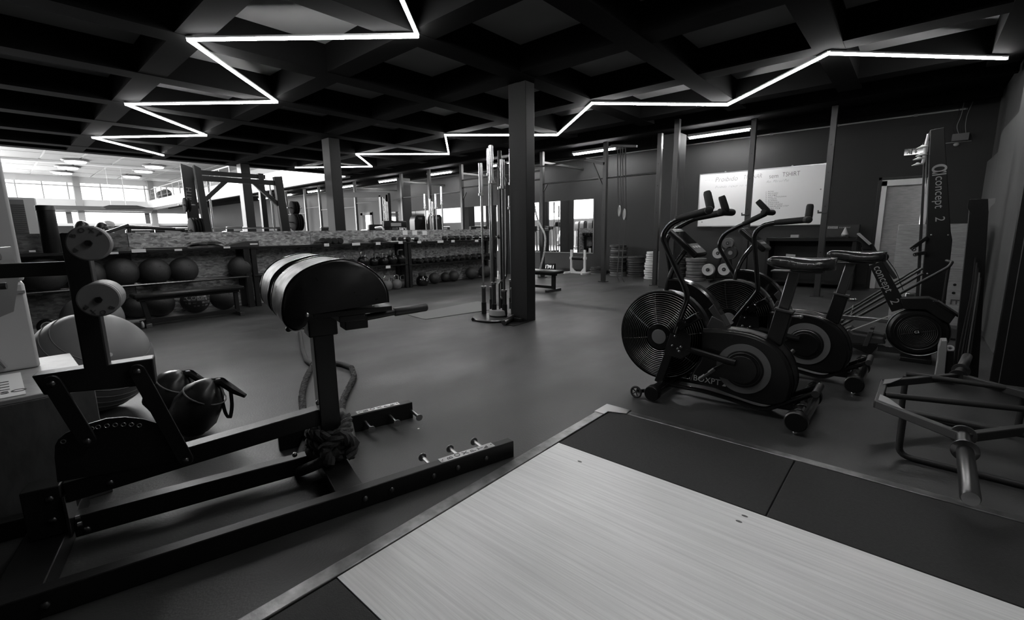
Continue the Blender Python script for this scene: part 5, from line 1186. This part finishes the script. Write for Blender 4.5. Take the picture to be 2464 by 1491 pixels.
# ================================================================ THINGS BEYOND THE PARTITION
HX = -9.6
sm = thing('smith_machine', 'tall dark smith machine frame with loaded plates beyond the partition', 'weight machine', (HX, 3.25, 0))
plate_m = mat('plate_black', .008, .8, spec=.04)
hallk = mat('machine_paint', .008, .45, spec=.3)
def HX_(px, py, x=HX): return Xp(px, py, x)
def hb_(px0, py0, px1, py1, w_, h, nm, x=HX, m=None): MB().bar(Xp(px0, py0, x), Xp(px1, py1, x), w_, h, side=(1, 0, 0)).build(nm, m or hallk, sm, .004)
yl, yr = 2.56, 3.99
MB().prism([(HX-.25, 2.42, 0), (HX-.25, 2.60, 0), (HX-.25, 2.6, 2.28), (HX-.25, 2.42, 2.34)], (.06, 0, 0)).build('shroud_panel', hallk, sm, .004)
MB().prism([(HX, 2.62, 0), (HX, 2.74, 0), (HX, 2.64, 2.25), (HX, 2.54, 2.3)], (.1, 0, 0)).build('upright', hallk, sm, .004)
MB().prism([(HX, 3.97, 0), (HX, 4.13, 0), (HX, 4.01, 2.22), (HX, 3.86, 2.2)], (.1, 0, 0)).build('upright', hallk, sm, .004)
MB().bb((HX-.5, 3.76, 0), (HX-.4, 3.86, 2.3)).build('upright', hallk, sm, .004)
MB().bb((HX-.5, 2.5, 2.2), (HX-.42, 3.9, 2.28)).build('top_beam', hallk, sm, .004)
MB().bb((HX, 2.6, 2.04), (HX+.08, 3.95, 2.13)).build('top_beam', hallk, sm, .004)
MB().bar((HX+.04, 2.66, 1.72), (HX+.04, 3.02, 2.06), .06, .07, side=(1, 0, 0)).build('brace', hallk, sm)
MB().bar((HX+.04, 3.98, 1.60), (HX+.04, 3.50, 2.06), .06, .07, side=(1, 0, 0)).build('brace', hallk, sm)
for y in (2.6, 3.98): MB().bb((HX-.5, y-.05, 0), (HX+.3, y+.05, .06)).build('foot', hallk, sm)
for y in (2.78, 3.84): MB().cyl((HX-.1, y, .05), (HX-.1, y, 2.1), .016).build('guide_rod', steel, sm)
MB().cyl((HX-.1, 2.2, 1.22), (HX-.1, 4.4, 1.22), .014).build('bar', steel, sm)
k = 0
for (y0, z, n, r) in ((2.38, 1.20, 4, .2), (2.33, 1.62, 2, .12), (4.15, 1.62, 3, .13), (4.15, 1.33, 4, .17)):
    for i in range(n):
        t = thing('loaded_plate', 'black plate hung on the smith machine, %s' % ['first of the low left group', 'second of the low left group', 'third of the low left group', 'outermost of the low left group', 'inner plate on the upper left horn', 'outer plate on the upper left horn', 'inner plate on the upper right horn', 'middle plate on the upper right horn', 'outer plate on the upper right horn', 'innermost on the lower right horn', 'second on the lower right horn', 'third on the lower right horn', 'outermost on the lower right horn'][k], 'weight plate', (HX+.05, y0+.045*i, z), 'plates on the smith machine'); k += 1
        MB().lathe([(.02, 0), (r*.5, .004), (r*.9, .004), (r, .008), (r, .03), (r*.9, .036), (.02, .036)], (HX+.05, y0+.045*i, z), (0, 1, 0), 28).build('disc', plate_m, t)
    MB().cyl((HX+.05, y0-.08, z), (HX+.05, y0+.045*n+.08, z), .012).build('horn', steel, sm)
text('lettering', 'SMITH', .12, (HX-.185, 2.5, 1.6), (0, .1, 1), (0, -1, 0), mgrey, sm)
# cable machine with pale arm
cm = thing('cable_machine', 'pale grey cable machine with a long horizontal arm beyond the partition', 'weight machine', (-12.1, 8, 0))
MB().prism([(-14.6, 7.95, 2.44), (-11.95, 7.95, 2.28), (-11.78, 7.95, 2.24), (-11.78, 7.95, 1.98), (-11.9, 7.95, 2.0), (-12.05, 7.95, 2.14), (-14.6, 7.95, 2.28)], (0, .08, 0)).build('arm', mat('cable_arm_paint', .03, .7, spec=.05), cm, .004)
for x in (-12.22, -11.85): MB().bb((x-.05, 7.95, 0), (x+.05, 8.05, 2.2)).build('column', plast2 if x < -12 else hallk, cm, .004)
for x in (-12.1, -12.02, -11.96): MB().cyl((x, 7.98, .1), (x, 7.98, 2.15), .012).build('guide_rod', steel, cm)
for z in (1.3, 1.5, 1.7, 1.9): MB().cyl((-11.93, 7.93, z), (-11.93, 7.9, z), .015).build('pin', steel, cm)
MB().bb((-12.35, 7.8, 0), (-11.7, 8.3, .06)).build('base', hallk, cm)
# second group of standing bars
for i, (px, ty, cy, lb) in enumerate(((1022, 412+54, 500, 'leftmost bar'), (1034, 478, 513, 'second bar'), (1040, 484, 518, 'third, lowest bar'), (1048, 466, 500, 'fourth bar'), (1062, 448, 490, 'rightmost, tallest bar'))):
    b = V((Yp(px+3, 540, 7.5).x, 7.5, 0)); zt, zc = Yp(px, ty, 7.5).z, Yp(px, cy, 7.5).z
    t2 = thing('barbell', lb+' of the five standing beyond the dumbbell shelf', 'barbell', (b.x, b.y, 0), 'barbells standing beyond the partition')
    MB().cyl((b.x, 7.5, 0.02), (b.x, 7.5, zt-.02), .013, n=10).build('shaft', steel, t2)
    MB().lathe([(.016, zc), (.027, zc+.004), (.027, zt-.004), (.022, zt)], (b.x, 7.5, 0), UP, 16).build('sleeve', chrome, t2)
    MB().lathe([(.028, zc-.02), (.036, zc-.018), (.036, zc+.012), (.028, zc+.014)], (b.x, 7.5, 0), UP, 16).build('collar', steel, t2)
# hooded weight-stack machines and cardio consoles
def hooded(x, y, s_, label):
    t = thing('stack_machine', label, 'weight machine', (x, y, 0), 'hooded weight-stack machines')
    pr_ = [(-.2, 1.05), (-.2, 1.42), (-.17, 1.52), (-.1, 1.58), (.1, 1.58), (.17, 1.52), (.2, 1.42), (.2, 1.05)]
    MB().prism([(x, y+a*s_, .1+(z-.1)) for a, z in pr_[:]], (.25, 0, 0)).build('hood', hallk, t, .01)
    for q in (-.15, .15): MB().bb((x+.0, y+q*s_-.03, 0), (x+.06, y+q*s_+.03, 1.1)).build('column', grey, t)
    for q in (-.05, .05): MB().cyl((x+.1, y+q, .1), (x+.1, y+q, 1.1), .012).build('guide_rod', steel, t)
    MB().bb((x, y-.14, .1), (x+.2, y+.14, .7)).build('weight_stack', plast2, t, .003)
    MB().bb((x-.3, y-.25, 0), (x+.4, y+.25, .05)).build('base', hallk, t)
    text('lettering', 'VIBE', .08, (x+.2515, y-.1, 1.46), (0, 1, 0), (0, 0, 1), grey, t)
    return t
p = Xp(1000, 530, -11.0); hooded(-11.0, p.y, 1.1, 'hooded weight-stack machine beyond the kettlebells, left one')
p = Xp(1040, 530, -10.6); hooded(-10.6, p.y, .9, 'hooded weight-stack machine behind the five standing bars')
def console(px, x, ztop, label, hoop=0):
    p = Xp(px, 540, x); t = thing('treadmill', label, 'cardio machine', (x, p.y, 0), 'cardio machines beyond the partition')
    y = p.y
    MB().bb((x-.8, y-.35, 0), (x+.8, y+.35, .16)).build('deck', hallk, t, .02)
    for q in (-.33, .33): MB().tube(fil([(x+.5, y+q, .12), (x+.45, y+q, ztop-.1), (x+.1, y+q, ztop-.12)], .1), .025, 8).build('arm', grey, t)
    MB().bar((x+.45, y-.33, ztop-.04), (x+.45, y+.33, ztop-.04), .1, .16).build('console', plast, t, .02)
    MB().bb((x+.501, y-.15, ztop-.09), (x+.506, y+.15, ztop-.01)).build('screen', grey, t)
    if hoop: MB().torus((x+.3, y, ztop-.16), .2, .02, (1, 0, 0), 24, 8, a0=0, a1=pi).build('hoop', hallk, t)
    return t
console(890, -11.6, 1.28, 'treadmill console beyond the partition, left of the pale cable machine')
console(925, -10.2, 1.34, 'machine with a dark hoop beyond the partition at the cable machine', 1)
console(780, -11.6, 1.22, 'low machine with pale arms beyond the partition, beside the second column')
console(600, -14.2, 1.27, 'machine seen through the smith machine frame')
console(1125, -9.7, 1.2, 'machine beyond the dumbbell shelf, close to the barbell stand')
console(640, -17, 1.3, 'far machine seen through the right half of the smith frame')
console(560, -16, 1.3, 'far machine left of the third column in the smith frame')
console(400, -13.6, 1.25, 'reclining machine beyond the partition left of the smith machine')
console(330, -15.5, 1.22, 'low dark machine in front of the bright far windows')
t = thing('long_barbell_rail', 'long dark horizontal bar beyond the partition below the far windows', 'bar', (-10, 1.5, 1.1))
MB().cyl(Xp(300, 545, -10), Xp(455, 553, -10), .03).build('bar', hallk, t)
for px in (310, 440): p = Xp(px, 548, -10); MB().cyl(p, (p.x, p.y, 0), .03).build('post', hallk, t)
MB().bar(Xp(255, 560, -10), Xp(310, 541, -10), .06, .05).build('pad', leath, t, .01)
for i, (x, y) in enumerate(((-12.8, -.2), (-14.2, -1.6), (-15.6, -3.2), (-13.6, -3.0))):
    hooded(x, y, 1.0, ['hooded machine far left beyond the partition, nearest the columns', 'hooded machine far left beyond the partition, second row', 'hooded machine far left beyond the partition, farthest', 'hooded machine far left beyond the partition, towards the front wall'][i])
# standing air conditioner
t = thing('air_conditioner', 'tall white louvred air-conditioning unit beyond the partition at the far left', 'air conditioner', (-9.1, .35, 0))
y0, y1, zt = Xp(18, 500, -9).y, Xp(90, 500, -9).y, Xp(60, 475, -9).z
MB().bb((-9.4, y0, 0), (-9.0, y1, zt)).build('body', offw, t, .015)
MB().bb((-8.998, y0+.03, .9), (-8.994, y1-.12, zt-.03)).build('grille_recess', mgrey, t)
for i in range(16):
    z = zt-.1-.026*i; MB().bb((-8.996, y0+.03, z-.006), (-8.985, y1-.12, z+.006)).build('slat', plast2, t)
# seated people
def person(loc, rz, label, shirt, hairm, cap=0, lean=.15):
    t = thing('person', label, 'person', loc, None); R = Mx.Rotation(rz, 3, 'Z'); L0 = V(loc)
    J = {'pel': ((0, 0, .46), .13), 'wai': ((lean*.1, 0, .62), .115), 'che': ((lean*.35, 0, .80), .14), 'nec': ((lean*.75, 0, .955), .05), 'hed': ((lean*1.0, 0, 1.03), .075), 'hd2': ((lean*1.05+.01, 0, 1.11), .08), 'top': ((lean*1.05, 0, 1.155), .05)}
    E_ = [('pel', 'wai'), ('wai', 'che'), ('che', 'nec'), ('nec', 'hed'), ('hed', 'hd2'), ('hd2', 'top')]
    for s_, n in ((-1, 'a'), (1, 'b')):
        J['sh'+n] = ((lean*.5, s_*.16, .88), .055); J['el'+n] = ((lean*.5+.12, s_*.2, .66), .038); J['wr'+n] = ((lean+.3, s_*.14, .62), .027); J['ha'+n] = ((lean+.37, s_*.13, .61), .03)
        J['hi'+n] = ((.02, s_*.09, .45), .09); J['kn'+n] = ((.4, s_*.11, .46), .058); J['an'+n] = ((.4, s_*.11, .08), .038); J['to'+n] = ((.52, s_*.12, .035), .032)
        E_ += [('che', 'sh'+n), ('sh'+n, 'el'+n), ('el'+n, 'wr'+n), ('wr'+n, 'ha'+n), ('pel', 'hi'+n), ('hi'+n, 'kn'+n), ('kn'+n, 'an'+n), ('an'+n, 'to'+n)]
    def sk(name, keys, m, gr):
        idx = {k_: i for i, k_ in enumerate(keys)}; me = bpy.data.meshes.new(name)
        me.from_pydata([R@V(J[k_][0]) for k_ in keys], [(idx[a], idx[b]) for a, b in E_ if a in idx and b in idx], [])
        o = bpy.data.objects.new(name, me); COL.objects.link(o); o.parent = t
        md = o.modifiers.new('skin', 'SKIN'); 
        for i, k_ in enumerate(keys): v = me.skin_vertices[0].data[i]; v.radius = (J[k_][1]*gr,)*2; v.use_root = k_ in ('pel', 'wai') and i == 0
        o.modifiers.new('smooth', 'SUBSURF').levels = 2; o.modifiers[-1].render_levels = 2; me.materials.append(m); return o
    sk('body', list(J), skin, 1)
    sk('shirt', ['wai', 'pel', 'che', 'sha', 'shb'], shirt, 1.12); 
    h = V(J['hd2'][0]); W[t.name] = L0
    MB().ball(L0+R@(h+V((-.018, 0, .02))), .092, (1, .92, 1.0), 18, 12).build('hair', hairm, t)
    MB().ball(L0+R@(h+V((.078, 0, -.015))), .014, (1.2, .8, 1.2), 8, 6).build('nose', skin, t)
    for s_ in (-1, 1):
        MB().ball(L0+R@(h+V((.066, s_*.028, .008))), .008, n=8, m=6).build('eye', ink, t); MB().ball(L0+R@(h+V((-.005, s_*.083, -.01))), .018, (.6, .4, 1), 8, 6).build('ear', skin, t)
    MB().ball(L0+R@(h+V((.072, 0, -.045))), .016, (.4, 1.2, .3), 8, 6).build('mouth', mgrey, t)
    if cap: MB().ball(L0+R@(h+V((-.02, 0, .045))), .1, (1.05, 1, .8), 18, 12).build('cap', lgrey, t)
    st_ = thing('training_seat', 'padded training seat under the '+label, 'seat', loc, 'seats beyond the partition')
    st_['label'] = 'padded seat under the ' + ' '.join(label.split(' beyond')[0].split()[:9])
    MB().box(L0+R@V((.05, 0, .31)), (.4, .3, .06), M=R).build('pad', leath, st_, .01); MB().box(L0+R@V((.05, 0, .14)), (.06, .06, .28), M=R).build('post', hallk, st_)
    MB().box(L0+R@V((.05, 0, .02)), (.4, .3, .04), M=R).build('foot', hallk, st_)
    return t
for px, py, x, rz, lb, sh_, hm, cp in ((176, 551, -10.2, .6, 'person with dark hair leaning forward beyond the partition', mgrey, plast, 0), (239, 552, -11.2, .1, 'person in grey with dark hair facing the windows beyond the partition', grey, plast, 0), (278, 546, -13.2, -.9, 'person in a pale cap smiling towards the camera beyond the partition', lgrey, mgrey, 1)):
    p = Xp(px, py, x); o = person((p.x, p.y, 0.0), rz, lb, sh_, hm, cp); k = (p.z+.01)/1.11; o.scale = (k, k, k)
    for q in COL.objects:
        if q.name.startswith('training_seat') and (q.location-o.location).length < .01: q.scale = (k, k, k)
# mezzanine railing, balls, duct
t = thing('mezzanine_railing', 'metal railing with thin posts along the far mezzanine', 'railing', (-31, 7.3, ZC+.3))
MB().tube([(-37, 7.3, 4.0), (-22.5, 7.3, 4.0)], .03, 8).build('handrail', lgrey, t)
for i in range(12): x = -36.8+i*1.3; MB().cyl((x, 7.3, ZC+.3), (x, 7.3, 4.0), .025, n=8).build('post', grey, t)
for z in (3.5, 3.75): MB().tube([(-37, 7.3, z), (-22.5, 7.3, z)], .01, 6).build('wire', grey, t)
MB().tube([(-36.8, 7.3, 4.0), (-36.8, -7, 4.0)], .03, 8).build('handrail', lgrey, t)
for i, (px, py, r) in enumerate(((390, 470, .38), (400, 466, .38), (394, 479, .38))):
    c = Xp(px, py, -36.9+.4*i); swissball('exercise_ball', (c.x, c.y, c.z), r*.8, ballg, ['grey ball on the far mezzanine, left of the heap', 'grey ball on the far mezzanine, right of the heap', 'grey ball on the far mezzanine, lowest of the heap'][i], group='balls on the far mezzanine')
t = thing('air_duct', 'long dark pointed duct hanging before the far windows', 'duct', Xp(305, 500, -30))
a_ = [Xp(x, y, -30) for x, y in ((247, 497), (263, 493), (330, 494), (357, 500), (345, 502), (256, 502))]
MB().prism(a_, (-.8, 0, 0)).build('duct_body', mat('duct_paint', .012, .7, spec=.2), t)
for px in (267, 303): p = Xp(px, 493, -30.4); MB().cyl(p, (p.x, p.y, 4.6), .006, n=6).build('hanger', white, t)
